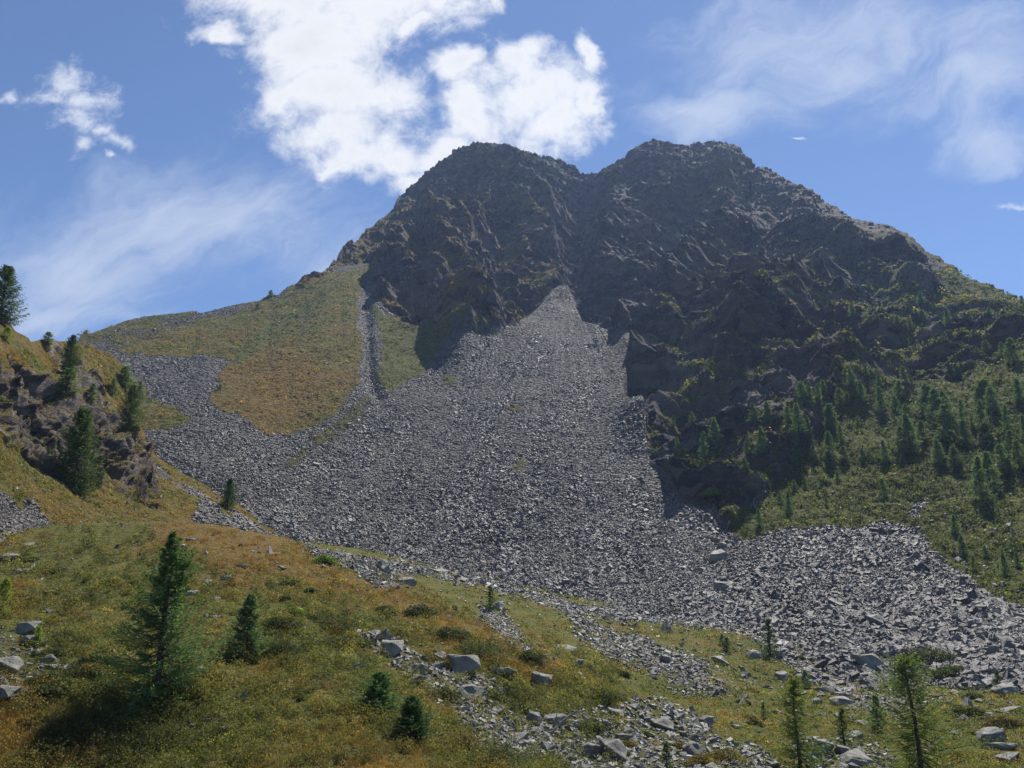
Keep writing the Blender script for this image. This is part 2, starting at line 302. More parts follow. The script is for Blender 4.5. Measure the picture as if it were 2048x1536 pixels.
def interp_poly(u, pts): p = np.array(pts, float); return np.interp(u, p[:, 0], p[:, 1])
def make_mountain():
    NU, NV = 1650, 740
    u1 = np.linspace(-350, 2450, NU); vs = interp_poly(u1, SKY); zj = 0*u1; vs = vs+sstep(560, 700, u1)*(2.2*pn(u1/17, zj, zj+3)+1.6*np.round(1.5*pn(u1/11, zj, zj+7))+1.4*pn(u1/4, zj, zj+5))
    vb = interp_poly(u1, [(-500,1150),(0,1160),(700,1160),(1000,1240),(1300,1300),(1500,1370),(1650,1440),(2450,1480)])
    t = np.linspace(0, 1, NV)
    U = np.repeat(u1[None], NV, 0); V = vs[None]+(vb-vs)[None]*t[:, None]
    m = tps_fit([(a/1000, b/1000) for a, b, _ in MC], np.log([c for _, _, c in MC]), 1e-4)
    rr = np.exp(tps_eval(m, U/1000, V/1000))
    dx, dy, dz = pdir(U, V); hh = np.hypot(dx, dy)
    P = np.stack([dx/hh*rr, dy/hh*rr, dz/hh*rr], -1)
    N = grid_normals(P); X = [P[..., 0], P[..., 1], P[..., 2]]
    wu = 14*fbm(X, .05, 3, 1); wv = 12*fbm(X, .05, 3, 2)
    f1 = 8*fbm(X, .3, 3, 4)
    Uw, Vw = U+wu+f1, V+wv+f1*.7
    rock = sstep(-6, 8, poly_sd(U+wu*.25, V+wv*.25, ROCK_AND_SHADE))
    # relief
    big = ridged(X, 1/85, 2, 3, sc=(1, 1, .45)); mid = ridged(X, 1/30, 3, 4, sc=(1, 1, .6)); sml = ridged(X, 1/9, 3, 5); tiny = fbm(X, 1/2.2, 3, 6, .6)
    edge = sstep(0, 60, V-vs[None])              # calmer near the skyline
    crag = ridged(X, 1/4.2, 2, 7, sc=(1, 1, 1.3)); cell = np.round(2.2*fbm(X, 1/12, 2, 16)+1.2*fbm(X, 1/5, 2, 19))
    spur = sstep(1230, 1330, U)*sstep(1130, 1000, V)*sstep(380, 480, V)
    am = 1-.55*spur
    fine = rock*am*(2.0*(sml-.2)*(.35+.65*edge)+.8*(crag-.2)+.8*cell+.8*tiny)
    D = rock*(12*(big-.42)*(.15+.85*edge)+6.5*(mid-.38)*(.2+.8*edge)*(1-.3*spur))-2*rock*edge
    # dipping ledges: strata fall to the right
    q = X[2]+.62*X[0]-.1*X[1]
    for Lm, am_, sdn in ((30, 6.0, 8), (11, 3.2, 9), (4.5, 1.2, 10)):
        qq = q/Lm+1.3*fbm(X, .6/Lm, 3, sdn); fr = qq-np.floor(qq); saw = np.where(fr < .72, fr/.72, (1-fr)/.28)
        D += rock*am_*(saw-.5)*sstep(-.3, .2, fbm(X, .018, 2, sdn+20))*(.25+.75*edge)
    for k, ln in enumerate(RIB):
        d, tt, sg = line_d(U, V, ln); D += 5*np.exp(-(d/45)**2)*sstep(-6, 20, V-vs[None])
    for ln, am, w in (([(850,430),(880,480),(920,530),(955,590),(960,640),(920,690)],8,40),([(1010,330),(1060,400),(1090,470),(1120,520),(1110,570)],8,40),([(780,500),(840,540),(900,620)],6,34),([(1230,360),(1230,460),(1200,560)],7,30),([(1440,330),(1450,450),(1370,600)],7,30),([(960,400),(930,450),(970,520),(1000,580)],4,30)):
        d, tt, sg = line_d(U, V, ln); D += am*np.exp(-(d/w)**2)*np.where(sg > 0, 1, 1)
    for ln, am, w in (([(1180,335),(1165,390),(1140,450),(1138,520),(1130,585)],16,36),([(1400,330),(1350,450),(1290,600)],7,26),([(1570,420),(1480,520),(1400,610)],7,26),([(830,400),(850,500),(840,600)],7,22),([(985,480),(1000,560),(990,640)],7,30),([(1290,690),(1420,640),(1520,600)],5,20),([(1730,690),(1640,640),(1600,560)],6,26),(RILL,2.0,12)):
        d, tt, sg = line_d(U, V, ln); D -= am*np.exp(-(d/w)**2)*(.3+.7*edge)*(1-.9*sstep(.6, 1, tt) if ln is not RILL else 1)
    gravel = 1-rock
    D += gravel*(.9*fbm(X, 1/16, 3, 12)+.28*fbm(X, 1/2.5, 3, 13, .6)+.18*ridged(X, 1/1.2, 1, 14))
    # fan runnels on the scree
    ang = np.arctan2(U-1128, V-520); D += gravel*.8*fbm([ang*14, rr*.01, 0*rr], 1, 3, 15)*sstep(600, 660, V)
    # spur benches at right get extra steps
    qz = X[2]/11+.25*X[0]/11+2.0*fbm(X, 1/40, 3, 17); fr = qz-np.floor(qz)
    D += spur*(.35+.65*rock)*3.6*(np.where(fr < .7, fr/.7, (1-fr)/.3)-.5)*sstep(-.25, .2, fbm(X, 1/45, 2, 18)+.15)
    lg = 0*U
    for ln, am, w in (([(833,511),(872,515),(911,547),(944,572),(962,608)],9,14),([(858,465),(886,497),(911,518),(944,547)],7,12),([(1047,429),(1076,465),(1115,479)],8,14),([(1044,497),(1083,504),(1115,529),(1101,560)],7,12),
                      ([(958,310),(985,345),(1010,370)],6,14),([(1040,345),(1075,360)],5,12),([(880,430),(905,436)],5,12),([(935,470),(970,480)],6,12),([(955,412),(990,410),(1020,420)],6,12),([(900,640),(935,620),(965,648)],8,16),
                      ([(700,500),(725,480),(755,466)],5,12),([(680,535),(720,518),(765,516)],5,12),([(775,462),(800,475)],5,10),([(1440,395),(1500,400)],5,10),([(1530,425),(1600,470),(1700,520)],6,14),([(1330,560),(1345,530)],5,10),([(1440,590),(1500,560),(1520,520)],8,16),
                      ([(1500,690),(1560,650),(1640,690)],8,16),([(1270,710),(1330,665),(1400,640)],7,14),([(1590,600),(1650,630),(1700,640)],7,14),([(1640,560),(1720,600),(1800,620)],7,14),([(1800,560),(1900,620),(2000,660)],7,16),([(1420,760),(1480,720),(1540,650)],8,16)):
        d, tt, sg = line_d(U, V, ln); down = (sg*np.sign((ln[-1][0]-ln[0][0])+1e-6)) > 0     # below the crest line: steep
        D += rock*am*.45*np.where(down, np.exp(-(d/(w*.8))**2), np.exp(-(d/(w*1.8))**2)); lg = np.maximum(lg, np.exp(-(d/(w*.75))**2)*np.where(down, .45, 1.0))
    D *= .75+.25*sstep(0, 45, V-vs[None]); D *= 1-.75*(1-sstep(0, 80, V-vs[None]))*sstep(1540, 1700, U); D += fine*(.82+.2*(1-sstep(0, 90, V-vs[None])))
    P = P+N*D[..., None]
    N2 = grid_normals(P); nz = N2[..., 2]
    # cover
    rag = 15*fbm(X, .12, 4, 24, .65)
    def cv(poly, soft=10): return sstep(-soft, soft, poly_sd(Uw, Vw, poly)+rag)
    rock_shade = sstep(-4, 4, poly_sd(U+wu*.3+f1*.5, V+wv*.3+f1*.5, ROCK_AND_SHADE))  # rock cover, with the shadow beside the scree apex painted in as rock
    grass = np.maximum.reduce([cv(GRASS_L), cv(GRASS_M), cv(GRASS_R), cv(GRASS_R2), .56*cv(SPARSE, 20), .95*cv(TONGUE, 5)])
    grass = np.maximum(grass, .43*cv([(1200,690),(1275,680),(1255,800),(1215,800)], 15))
    rl = cv(RIDGE_L, 8); grass = grass*(1-rl)+rl*(.52+.25*fbm(X, 1/14, 3, 27))
    d, _, _ = line_d(Uw, Vw, RILL); grass *= 1-.9*sstep(20, 9, d)
    for a, b in ((1035,815),(1035,940),(1045,930),(800,745),(900,760)): grass = np.maximum(grass, .8*sstep(1.2, .6, np.hypot((Uw-a)/16, (Vw-b)/5)))
    d, _, _ = line_d(Uw, Vw, [(1880,930),(1850,970),(1830,1030)]); grass *= 1-.8*sstep(16, 6, d)
    # ledges flat enough to hold turf
    nzs = .5*nz+.5*grid_normals(P-N*(rock*(3.0*(sml-.2)+1.5*crag+tiny))[..., None])[..., 2]; hold = sstep(.36, .52, nzs)*sstep(-.3, .1, fbm(X, 1/28, 3, 21)+.12)
    lim = sstep(1200, 1450, U)*sstep(380, 560, V)
    lim = np.maximum(lim, 1.0*sstep(560, 700, U)*sstep(1200, 1000, U)*sstep(330, 440, V)); lim = np.maximum(lim, .42)
    g2 = np.maximum(rock_shade*hold*lim, rock_shade*sstep(.22, .5, lg+.3*fbm(X, 1/6, 3, 28))*.95*sstep(.18, .36, nzs))
    grass = np.maximum(grass, g2)
    grass = np.maximum(grass, .9*(1-rock_shade)*sstep(1500, 1560, U)*sstep(1020, 980, V))
    cliffy = sstep(.55, .4, nzs)*sstep(1240, 1300, U)*sstep(1060, 1000, V); grass *= 1-cliffy*.9
    scree = (1-rock_shade)*(1-sstep(1500, 1600, U)*sstep(1010, 960, V))
    # pale slab field on the right spur
    sl = sstep(-12, 12, poly_sd(Uw, Vw, [(1540,440),(1600,455),(1720,510),(1850,560),(1900,600),(2048,680),(2048,710),(1900,650),(1780,620),(1680,580),(1600,520)])); scree = np.maximum(scree, .62*sl)
    scree = np.maximum(scree, .7*sstep(8, 3, line_d(Uw, Vw, [(1112,430),(1122,500),(1117,550),(1126,592)])[0])); scree = np.maximum(scree, .6*sstep(9, 3, line_d(Uw, Vw, [(1180,345),(1170,375)])[0]))
    tint = .45+.35*fbm(X, 1/40, 3, 22)
    tint += .22*sstep(70, -70, np.hypot((U-560)/1.2, (V-790))-90)-.08-.3*cv(GRASS_M)+.1*cv(GRASS_L)
    tint -= .35*sstep(18, 4, line_d(Uw, Vw, [(480,715),(560,650),(640,600)])[0])
    tint += np.where(U > 1240, -.32, 0)+rock_shade*.2
    edge_y = sstep(22, 0, np.abs(poly_sd(Uw, Vw, GRASS_M))); tint -= .2*edge_y
    cov = np.stack([scree, grass, np.clip(tint, 0, 1), rock_shade], -1)
    # back side falling away behind the skyline
    nb = 26; rows = []; top = P[0]; rad = top[:, :2]/np.linalg.norm(top[:, :2], axis=1)[:, None]
    for k in range(nb, 0, -1):
        s = (k/nb)**1.5*170; q = top.copy(); q[:, :2] += rad*s; q[:, 2] -= s*.85+3*np.abs(pn(q[:, 0]*.05, q[:, 1]*.05, 0*q[:, 0]+k)); rows.append(q)
    B = np.stack(rows); PP = np.concatenate([B, P]); CC = np.concatenate([np.repeat(cov[:1], nb, 0), cov])
    o = mesh_np('mountain', PP.reshape(-1, 3), grid_faces(*PP.shape[:2]), False, M_mtn, {'cover': CC.reshape(-1, 4)})
    tag(o, kind='structure', label='dark rocky twin-peaked mountain with scree fan and grass slopes'); return o
mountain = make_mountain()

# ------------------------------------------------------------------ hillside at left
HSKY = [(-400,380),(-150,520),(0,632),(30,660),(62,684),(80,680),(117,682),(148,684),(184,693),(211,703),(234,722),(254,742),(268,770),(276,810),(282,850),(292,885),(310,905),(340,930),(380,955),(430,985),(475,1008),(520,1045),(570,1075),(640,1105),(700,1135),(800,1175)]
HC = [(-300,430,85),(0,637,95),(148,686,118),(254,746,128),(282,860,122),(340,935,112),(475,1010,100),(570,1080,92),(700,1140,80),
      (0,1070,54),(0,1000,57),(0,900,64),(0,780,76),(140,985,70),(60,900,72),(150,850,84),(100,750,98),(200,800,108),(230,950,85),(200,1050,66),(330,1050,72),(330,990,85),(450,1060,82),(-300,800,50),(-300,1000,45),(540,1120,78),(250,880,98)]
HROCK = [(-350,640),(0,735),(60,745),(150,772),(232,822),(275,850),(300,905),(335,950),(325,1000),(260,990),(225,955),(190,985),(150,960),(90,955),(45,905),(0,865),(-350,780)]
HSCREE = [(-300,960),(0,985),(60,1005),(130,1065),(120,1100),(-300,1150)]
HRUB = [(285,925),(345,965),(430,1000),(510,1055),(600,1100),(640,1120),(520,1110),(440,1080),(370,1050),(400,1010),(330,980)]
def make_hill():
    NU, NV = 640, 420
    u1 = np.linspace(-380, 790, NU); vs = interp_poly(u1, HSKY); vb = interp_poly(u1, [(-400,1160),(0,1140),(330,1110),(540,1150),(800,1260)])
    U = np.repeat(u1[None], NV, 0); V = vs[None]+(vb-vs)[None]*np.linspace(0, 1, NV)[:, None]
    m = tps_fit([(a/1000, b/1000) for a, b, _ in HC], np.log([c for _, _, c in HC]), 1e-4)
    rr = np.exp(tps_eval(m, U/1000, V/1000)); dx, dy, dz = pdir(U, V); hh = np.hypot(dx, dy)
    P = np.stack([dx/hh*rr, dy/hh*rr, dz/hh*rr], -1); N = grid_normals(P); X = [P[..., 0], P[..., 1], P[..., 2]]
    w = 12*fbm(X, .2, 4, 31); Uw, Vw = U+w, V+12*fbm(X, .2, 4, 32)
    edge = sstep(0, 40, V-vs[None])
    rk = sstep(-14, 14, poly_sd(Uw, Vw, HROCK)+30*fbm(X, 1/6, 3, 45)-6); rk = np.maximum(rk, sstep(.12, .3, fbm(X, 1/11, 3, 33))*.8*sstep(1040, 960, V)); rk *= 1-np.maximum(sstep(-14, 4, poly_sd(Uw, Vw, HSCREE)), sstep(-14, 4, poly_sd(Uw, Vw, HRUB)))
    D = 1.6*fbm(X, 1/22, 3, 34)*edge+.5*fbm(X, 1/5, 4, 35)+.12*fbm(X, 1/.9, 3, 36, .6)
    q = X[2]+.55*X[0]
    for Lm, am, s in ((6.5, 2.0, 37), (2.3, .8, 38), (.9, .3, 40)):
        qq = q/Lm+1.2*fbm(X, .7/Lm, 3, s); fr = qq-np.floor(qq); D += rk*am*(np.where(fr < .72, fr/.72, (1-fr)/.28)-.5)*(.2+.8*edge)
    D += rk*(.8*np.round(2*fbm(X, 1/4, 2, 39))+.5*ridged(X, 1/2.2, 3, 43)-.2)*(.2+.8*edge)
    P = P+N*D[..., None]; nz = grid_normals(P)[..., 2]
    scree = np.maximum(sstep(-8, 8, poly_sd(Uw, Vw, HSCREE)), sstep(-10, 10, poly_sd(Uw, Vw, HRUB)))
    grass = (1-scree)*(1-.9*rk*sstep(.85, .62, nz)); grass = np.maximum(grass, rk*.7*sstep(.72, .86, nz))
    grass = np.where(scree > .5, sstep(.1, .3, fbm(X, 1/4, 3, 42)), grass)
    tint = .55+.5*fbm(X, 1/9, 3, 41)
    cov = np.stack([scree, grass, np.clip(tint, 0, 1), rk], -1)
    nb = 16; rows = []; top = P[0]; rad = top[:, :2]/np.linalg.norm(top[:, :2], axis=1)[:, None]
    for k in range(nb, 0, -1):
        s = (k/nb)**1.5*45; q = top.copy(); q[:, :2] += rad*s; q[:, 2] -= s*.9; rows.append(q)
    PP = np.concatenate([np.stack(rows), P]); CC = np.concatenate([np.repeat(cov[:1], nb, 0), cov])
    o = mesh_np('hillside', PP.reshape(-1, 3), grid_faces(*PP.shape[:2]), True, M_hill, {'cover': CC.reshape(-1, 4)})
    tag(o, kind='structure', label='craggy grassy hillside with dark outcrops at the left edge'); return o
hillside = make_hill()

# ------------------------------------------------------------------ ground: knoll and valley floor
GC = [(0,1536,24),(300,1536,22.5),(600,1536,19),(900,1536,18),(1100,1536,21),(1300,1536,25),(1600,1536,31),(2048,1536,35),
      (0,1400,26.5),(300,1400,26.5),(600,1400,23),(800,1400,24),(1000,1400,28),(0,1250,37),(300,1250,35),(600,1250,33),(800,1260,34),(0,1130,48),(300,1115,46),(450,1115,44),(600,1170,41),
      (0,1080,54),(170,1067,54),(330,1054,52),(450,1066,50),(540,1090,48),(650,1130,46),(760,1174,44),(900,1230,41),(1060,1292,38),(1180,1350,35),
      (1250,1420,35),(700,1142,80),(770,1162,74),(900,1212,66),(1100,1285,55),(1250,1370,46),
      (700,1110,128),(850,1145,125),(1000,1166,123),(1300,1228,109),(1400,1240,103),(1580,1302,87),(1500,1257,98),(1650,1368,76),(2048,1372,71),(2400,1380,70),
      (1400,1400,50),(1700,1450,48),(2048,1450,49),(1300,1300,74),(1120,1240,86),(2300,1536,36),(-200,1100,50),(-200,1300,30)]
XYZ = [(0,0,-1.75),(-8,0,-1.2),(8,0,-2.6),(0,-10,-1.6),(60,10,-9),(-30,5,1.5)]
RUB = {'knoll': [(700,1258),(760,1262),(830,1300),(880,1330),(980,1350),(1000,1390),(960,1400),(1100,1450),(1170,1536),(960,1500),(900,1420),(810,1350),(740,1300)],
       'band':  [(960,1205),(1010,1235),(1060,1290),(1110,1330),(1060,1320),(960,1240)],
       'patch': [(1130,1220),(1220,1260),(1330,1290),(1430,1330),(1420,1365),(1330,1350),(1230,1330),(1160,1280)],
       'low':   [(1060,1440),(1180,1420),(1290,1390),(1400,1420),(1430,1470),(1540,1500),(1580,1560),(1150,1560)],
       'mid':   [(1330,1340),(1460,1370),(1430,1400),(1340,1390)],
       'left':  [(-60,1250),(70,1262),(130,1320),(110,1360),(30,1390),(-60,1400)],
       'toe':   [(600,1090),(700,1112),(850,1130),(1000,1160),(1160,1208),(1260,1220),(1400,1230),(1510,1252),(1580,1292),(1660,1360),(1690,1385),(1620,1368),(1550,1312),(1490,1272),(1380,1252),(1240,1242),(1140,1228),(1000,1182),(860,1152),(790,1150),(800,1175),(760,1180),(700,1140),(620,1112)],
       'right': [(1640,1370),(1800,1380),(1900,1400),(1820,1420),(1700,1410)],
       'corner':[(1580,1480),(1680,1470),(1800,1500),(1780,1560),(1600,1560)]}
def world_to_px(x, y, z):
    cz = y*CP+z*SP; cy = -y*SP+z*CP; cz = np.maximum(cz, .05); return 1024+F*x/cz, 768-F*cy/cz
def make_ground():
    pts = []; zs = []
    for u, v, r in GC:
        dx, dy, dz = pdir(u, v); h = math.hypot(dx, dy); pts.append((dx/h*r/40, dy/h*r/40)); zs.append(dz/h*r)
    for x, y, z in XYZ: pts.append((x/40, y/40)); zs.append(z)
    for a in (-50, -35, -15, 5, 25, 45): pts.append((170*math.sin(R(a))/40, 170*math.cos(R(a))/40)); zs.append(-14)
    m = tps_fit(pts, np.array(zs), 1e-3)
    NA, NR = 1200, 820
    az = np.linspace(R(-50), R(50), NA); r = np.concatenate([np.linspace(.6, 13, 70, endpoint=False), 13*(230/13)**np.linspace(0, 1, NR-70)])
    A, RR = np.meshgrid(az, r); x = np.sin(A)*RR; y = np.cos(A)*RR
    z = tps_eval(m, x/40, y/40); X = [x, y, 0*x]
    U, V = world_to_px(x, y, z)
    rub = np.maximum.reduce([sstep(-10, 10, poly_sd(U, V, p)) for p in RUB.values()])
    z = z+(.45*fbm(X, 1/9, 3, 51)+.22*fbm(X, 1/2.6, 3, 52)+.09*np.abs(fbm(X, 1/.9, 3, 53)))*sstep(8, 16, RR)
    nse = 10*fbm(X, .4, 3, 55)
    scree = np.maximum(.9*sstep(-8, 8, poly_sd(U+nse, V+nse, RUB['toe'])), .45*rub)
    grass = 1-scree*sstep(-.35, .05, fbm(X, 1/1.2, 3, 56)+.1*scree-.05)
    d, _, _ = line_d(U, V, [(330,1060),(450,1080),(560,1110),(700,1170),(850,1240),(1000,1300),(1100,1350)])
    tint = .28+.5*fbm(X, 1/5, 4, 57)+.5*sstep(55, 5, d)*(RR < 60)+.3*sstep(120, 20, np.hypot((U-500)/1.6, V-1100))*(RR < 60)
    tint = np.where(RR > 40, tint+.02, tint)
    cov = np.stack([scree, grass, np.clip(tint, 0, 1), rub], -1)
    P = np.stack([x, y, z], -1)
    o = mesh_np('ground', P.reshape(-1, 3), grid_faces(*P.shape[:2]), True, M_gnd, {'cover': cov.reshape(-1, 4)})
    tag(o, kind='structure'); return o
ground = make_ground()

# ------------------------------------------------------------------ placing things on the built terrain
bpy.context.view_layer.update(); DG = bpy.context.evaluated_depsgraph_get()
def hit(u, v):
    """point, normal, distance, terrain object and face under a photo pixel"""
    x, y, z = pdir(u, v); d = Vector((float(x), float(y), float(z))).normalized()
    ok, p, n, fi, ob, _ = S.ray_cast(DG, Vector((0, 0, 0)), d)
    if not ok: return None
    if n.z < 0: n = -n
    return p, n, p.length, ob.name, fi
COV = {}
for o in (mountain, hillside, ground):
    me = o.data; a = np.empty(len(me.vertices)*4, np.float32); me.color_attributes['cover'].data.foreach_get('color', a)
    lp = np.empty(len(me.loops), np.int32); me.loops.foreach_get('vertex_index', lp); COV[o.name] = (a.reshape(-1, 4), lp[::4])
def cover_of(name, fi): a, f = COV[name]; return a[f[fi]]

def scatter_hits(us, vs):
    out = []
    for u, v in zip(us, vs):
        h = hit(u, v)
        if h: out.append((u, v, h[0].x, h[0].y, h[0].z, h[1].x, h[1].y, h[1].z, h[2], {'mountain': 0, 'hillside': 1, 'ground': 2}[h[3]], *cover_of(h[3], h[4])))
    return np.array(out)
def frames(n):
    """orthonormal frames with third axis n and random spin"""
    m = len(n); t = rng.normal(size=(m, 3)); t -= n*(t*n).sum(1)[:, None]; t /= np.linalg.norm(t, axis=1)[:, None]; b = np.cross(n, t); return t, b
BOX = np.array([(-1,-1,-1),(1,-1,-1),(1,1,-1),(-1,1,-1),(-1,-1,1),(1,-1,1),(1,1,1),(-1,1,1)], float)*.5
BF = np.array([(0,3,2,1),(4,5,6,7),(0,1,5,4),(1,2,6,5),(2,3,7,6),(3,0,4,7)])

def rock_mat(name, base, var):
    t = NT(name); c, r, g, b, _ = t.attr('tint')
    n = t.noise(2.2, 7, .7, .3); n2 = t.noise(9, 6, .7)
    col = t.mix(t.mr(n, .35, .7), tuple(x*.72 for x in base), tuple(x*1.2 for x in base)); col = t.mix(t.mr(n2, .6, .8, 0, .5), col, (.05, .048, .045)) 
    col = t.mix(1.0, col, c, 'MULTIPLY')
    return t.done(col, .5, t.bump(t.math('ADD', n, t.math('MULTIPLY', n2, .4)), var, .8), .5)
M_scree = rock_mat('slate_scree', (.165, .157, .145), .25)

def rocks_mesh(name, H, size, tilt, flat, mat, label, tintlo=.4, tinthi=1.35, tone=None):
    n = len(H); P = H[:, 2:5].copy(); N = H[:, 5:8]+rng.normal(size=(n, 3))*tilt[:, None] if hasattr(tilt, '__len__') else H[:, 5:8]+rng.normal(size=(n, 3))*tilt
    N /= np.linalg.norm(N, axis=1)[:, None]; t, b = frames(N)
    sx = size*rng.uniform(.8, 1.5, n); sy = size*rng.uniform(.55, 1.0, n); sz = size*flat*rng.uniform(.6, 1.6, n)
    c = BOX[None]*np.stack([sx, sy, sz], -1)[:, None, :]*(1+rng.uniform(-.35, .35, (n, 8, 3)))
    top = c[:, 4:, :]; top[:, :, :2] *= rng.uniform(.5, 1, (n, 1, 1))
    V = P[:, None]+c[..., 0:1]*t[:, None]+c[..., 1:2]*b[:, None]+c[..., 2:3]*N[:, None]+N[:, None]*(sz*.15)[:, None, None]
    Fc = (BF[None]+8*np.arange(n)[:, None, None]).reshape(-1, 4)
    k = rng.uniform(tintlo, tinthi, n)*np.where(rng.uniform(size=n) < .05, 1.9, 1); w = rng.normal(0, .04, n)
    if tone is not None: k = k*tone[0]; w = w+tone[1]
    T = np.stack([k*(1+w), k, k*(1-w)], -1); T = np.repeat(T, 8, 0)
    o = mesh_np(name, V.reshape(-1, 3), Fc, False, mat, {'tint': T}); tag(o, label, kind='stuff'); return o

def build_scree():
    n = 560000
    us = rng.uniform(-60, 2120, n); vs = 560+900*rng.uniform(0, 1, n)
    keep = (vs < 1440)
    # cheap prefilter: only near scree polygons (mountain below the cliffs, toe, hillside rubble)
    sky = interp_poly(us, SKY); keep &= vs > sky
    keep &= ~((us > 1300) & (vs < 980)) | (rng.uniform(size=n) < .25)
    keep &= ~((us < 640) & (vs > 1120)); keep &= ~((vs > 1180+(us-900)*.29+60) & (us > 540))
    H = scatter_hits(us[keep], vs[keep])
    sc = H[:, 10]; gr = H[:, 11]
    p = np.clip(sc, 0, 1)*(1-np.clip(gr*1.3, 0, 1)); p = np.where(H[:, 9] == 2, np.clip(sc, 0, 1), p)
    rim = poly_sd(H[:, 0], H[:, 1], ROCK_AND_SHADE); rim = .35*np.exp(-(rim/9)**2)*(rim > 0)*(H[:, 0] < 1460)*(H[:, 9] == 0)*(H[:, 1] > 600); H = H[rng.uniform(size=len(H)) < np.maximum(p+.015*(H[:, 13] < .5), rim)]
    u, v = H[:, 0], H[:, 1]
    # pixel size of blocks grows down the fan and to the lower right
    px = np.interp(v, [590, 700, 850, 1000, 1120, 1250, 1400], [1.2, 1.35, 1.7, 2.3, 3.3, 4.5, 5.6]); px *= 1+.25*sstep(1400, 1700, u)*sstep(1000, 1150, v)
    px *= .75+.25*sstep(-.2, .2, fbm([u/60, v/60, 0*u], 1, 2, 71))*2
    px = px*np.exp(rng.normal(0, .38, len(H))); px = np.minimum(px, 22)
    ct = H[:, 9] == 1; px = np.where(ct, px*1.2, px)
    s = px*H[:, 8]/F
    an = np.degrees(np.arctan2(u-1128, v-540)); X = [H[:, 2], H[:, 3], H[:, 4]]
    st = fbm([an*.16, v*.0025, 0*u], 1, 4, 72, .6); pt = fbm(X, 1/28, 4, 73, .6)
    tone = ((.86+.5*st+.45*pt)*np.interp(v, [600, 850, 1100], [.8, .86, 1.05]), .05+.10*np.clip(pt+.2, -.4, .6)*(v < 1000))
    rocks_mesh('scree', H, s, .42, .4, M_scree, 'loose grey slate scree covering the fan below the cliffs', tone=tone)
    return len(H)
NSCREE = build_scree()

# ------------------------------------------------------------------ boulders
def boulder_mat():
    t = NT('boulder_stone'); oi = t.N.new('ShaderNodeObjectInfo'); rnd = oi.outputs['Random']
    n = t.noise(1.6, 8, .7, .4); n2 = t.noise(8, 7, .75); v = t.voro(5, sc=(1, 1, 1))
    col = t.mix(t.mr(n, .3, .7), (.14, .132, .108), (.33, .315, .26)); col = t.mix(t.mr(n2, .58, .72, 0, .55), col, (.34, .34, .27))
    col = t.mix(t.mr(t.noise(3, 6, .7), .6, .72, 0, .8), col, (.06, .057, .05))
    col = t.mix(t.mr(rnd, 0, 1, 0, .35), col, (.1, .1, .1))
    return t.done(col, .65, t.bump(t.math('ADD', n, t.math('MULTIPLY', n2, .5)), .16, .9), .45)
M_boulder = boulder_mat()
import bmesh
from mathutils import noise as mnoise
def boulder_mesh(seed, kind):
    r = random.Random(seed); bm = bmesh.new()
    zs = {'block': .8, 'slab': .3, 'peak': .9, 'lump': .65}[kind]
    n = {'block': 12, 'slab': 13, 'peak': 10, 'lump': 22}[kind]
    for i in range(n):
        p = Vector((r.uniform(-1, 1), r.uniform(-1, 1), r.uniform(-1, 1)))
        if kind in ('block', 'slab'): m = max(abs(p.x), abs(p.y), abs(p.z)); p = p/m*r.uniform(.8, 1)
        elif kind == 'lump': p.normalize()
        else:
            z = r.random(); p = Vector((p.x*(1-.75*z), p.y*(1-.75*z), z*2-1))
        bm.verts.new((p.x*.5, p.y*.42, p.z*.5*zs))
    bmesh.ops.convex_hull(bm, input=bm.verts)
    for v in [v for v in bm.verts if not v.link_faces]: bm.verts.remove(v)
    bmesh.ops.dissolve_limit(bm, angle_limit=.2, verts=bm.verts, edges=bm.edges)
    bmesh.ops.bevel(bm, geom=bm.edges[:], offset=.015, segments=1, affect='EDGES', profile=.6)
    bmesh.ops.triangulate(bm, faces=bm.faces)
    bmesh.ops.subdivide_edges(bm, edges=bm.edges, cuts=2, use_grid_fill=True)
    off = Vector((seed*3.1, seed, 0))
    for v in bm.verts:
        d = v.co.normalized(); a = mnoise.fractal(v.co*3+off, .7, 2.2, 4)*.045; st = math.sin((v.co.z*.9+v.co.x*.35)*26+seed)*.006
        v.co += d*(a+st)
    me = bpy.data.meshes.new('boulder'); bm.to_mesh(me); bm.free()
    me.polygons.foreach_set('use_smooth', [False]*len(me.polygons)); me.materials.append(M_boulder); return me
BM = {k: [boulder_mesh(10*i+j, k) for j in range(5)] for i, k in enumerate(('block', 'slab', 'peak', 'lump'))}
ZK = {'block': .8, 'slab': .3, 'peak': .9, 'lump': .65}
def boulder(u, v, w, h, kind, label, group=None, rot=None, tilt=.12):
    """u,v = middle of its foot in the photo, w,h in photo pixels"""
    q = hit(u, min(v, 1600))
    if not q: return
    p, n, d, _, _ = q; s = d/F
    me = random.choice(BM[kind]); o = bpy.data.objects.new('boulder', me); C.objects.link(o)
    sx = w*s*1.05; sz = h*s*1.25/ZK[kind]; sy = (sx+sz*ZK[kind])*random.uniform(.4, .6)*1.2
    o.scale = (sx, sy, sz); o.rotation_euler = (random.uniform(-tilt, tilt), random.uniform(-tilt, tilt), random.uniform(-.5, .5) if rot is None else rot)
    o.location = p+Vector((0, sy*.3, sz*ZK[kind]*.13)); tag(o, label, 'boulder', group); return o
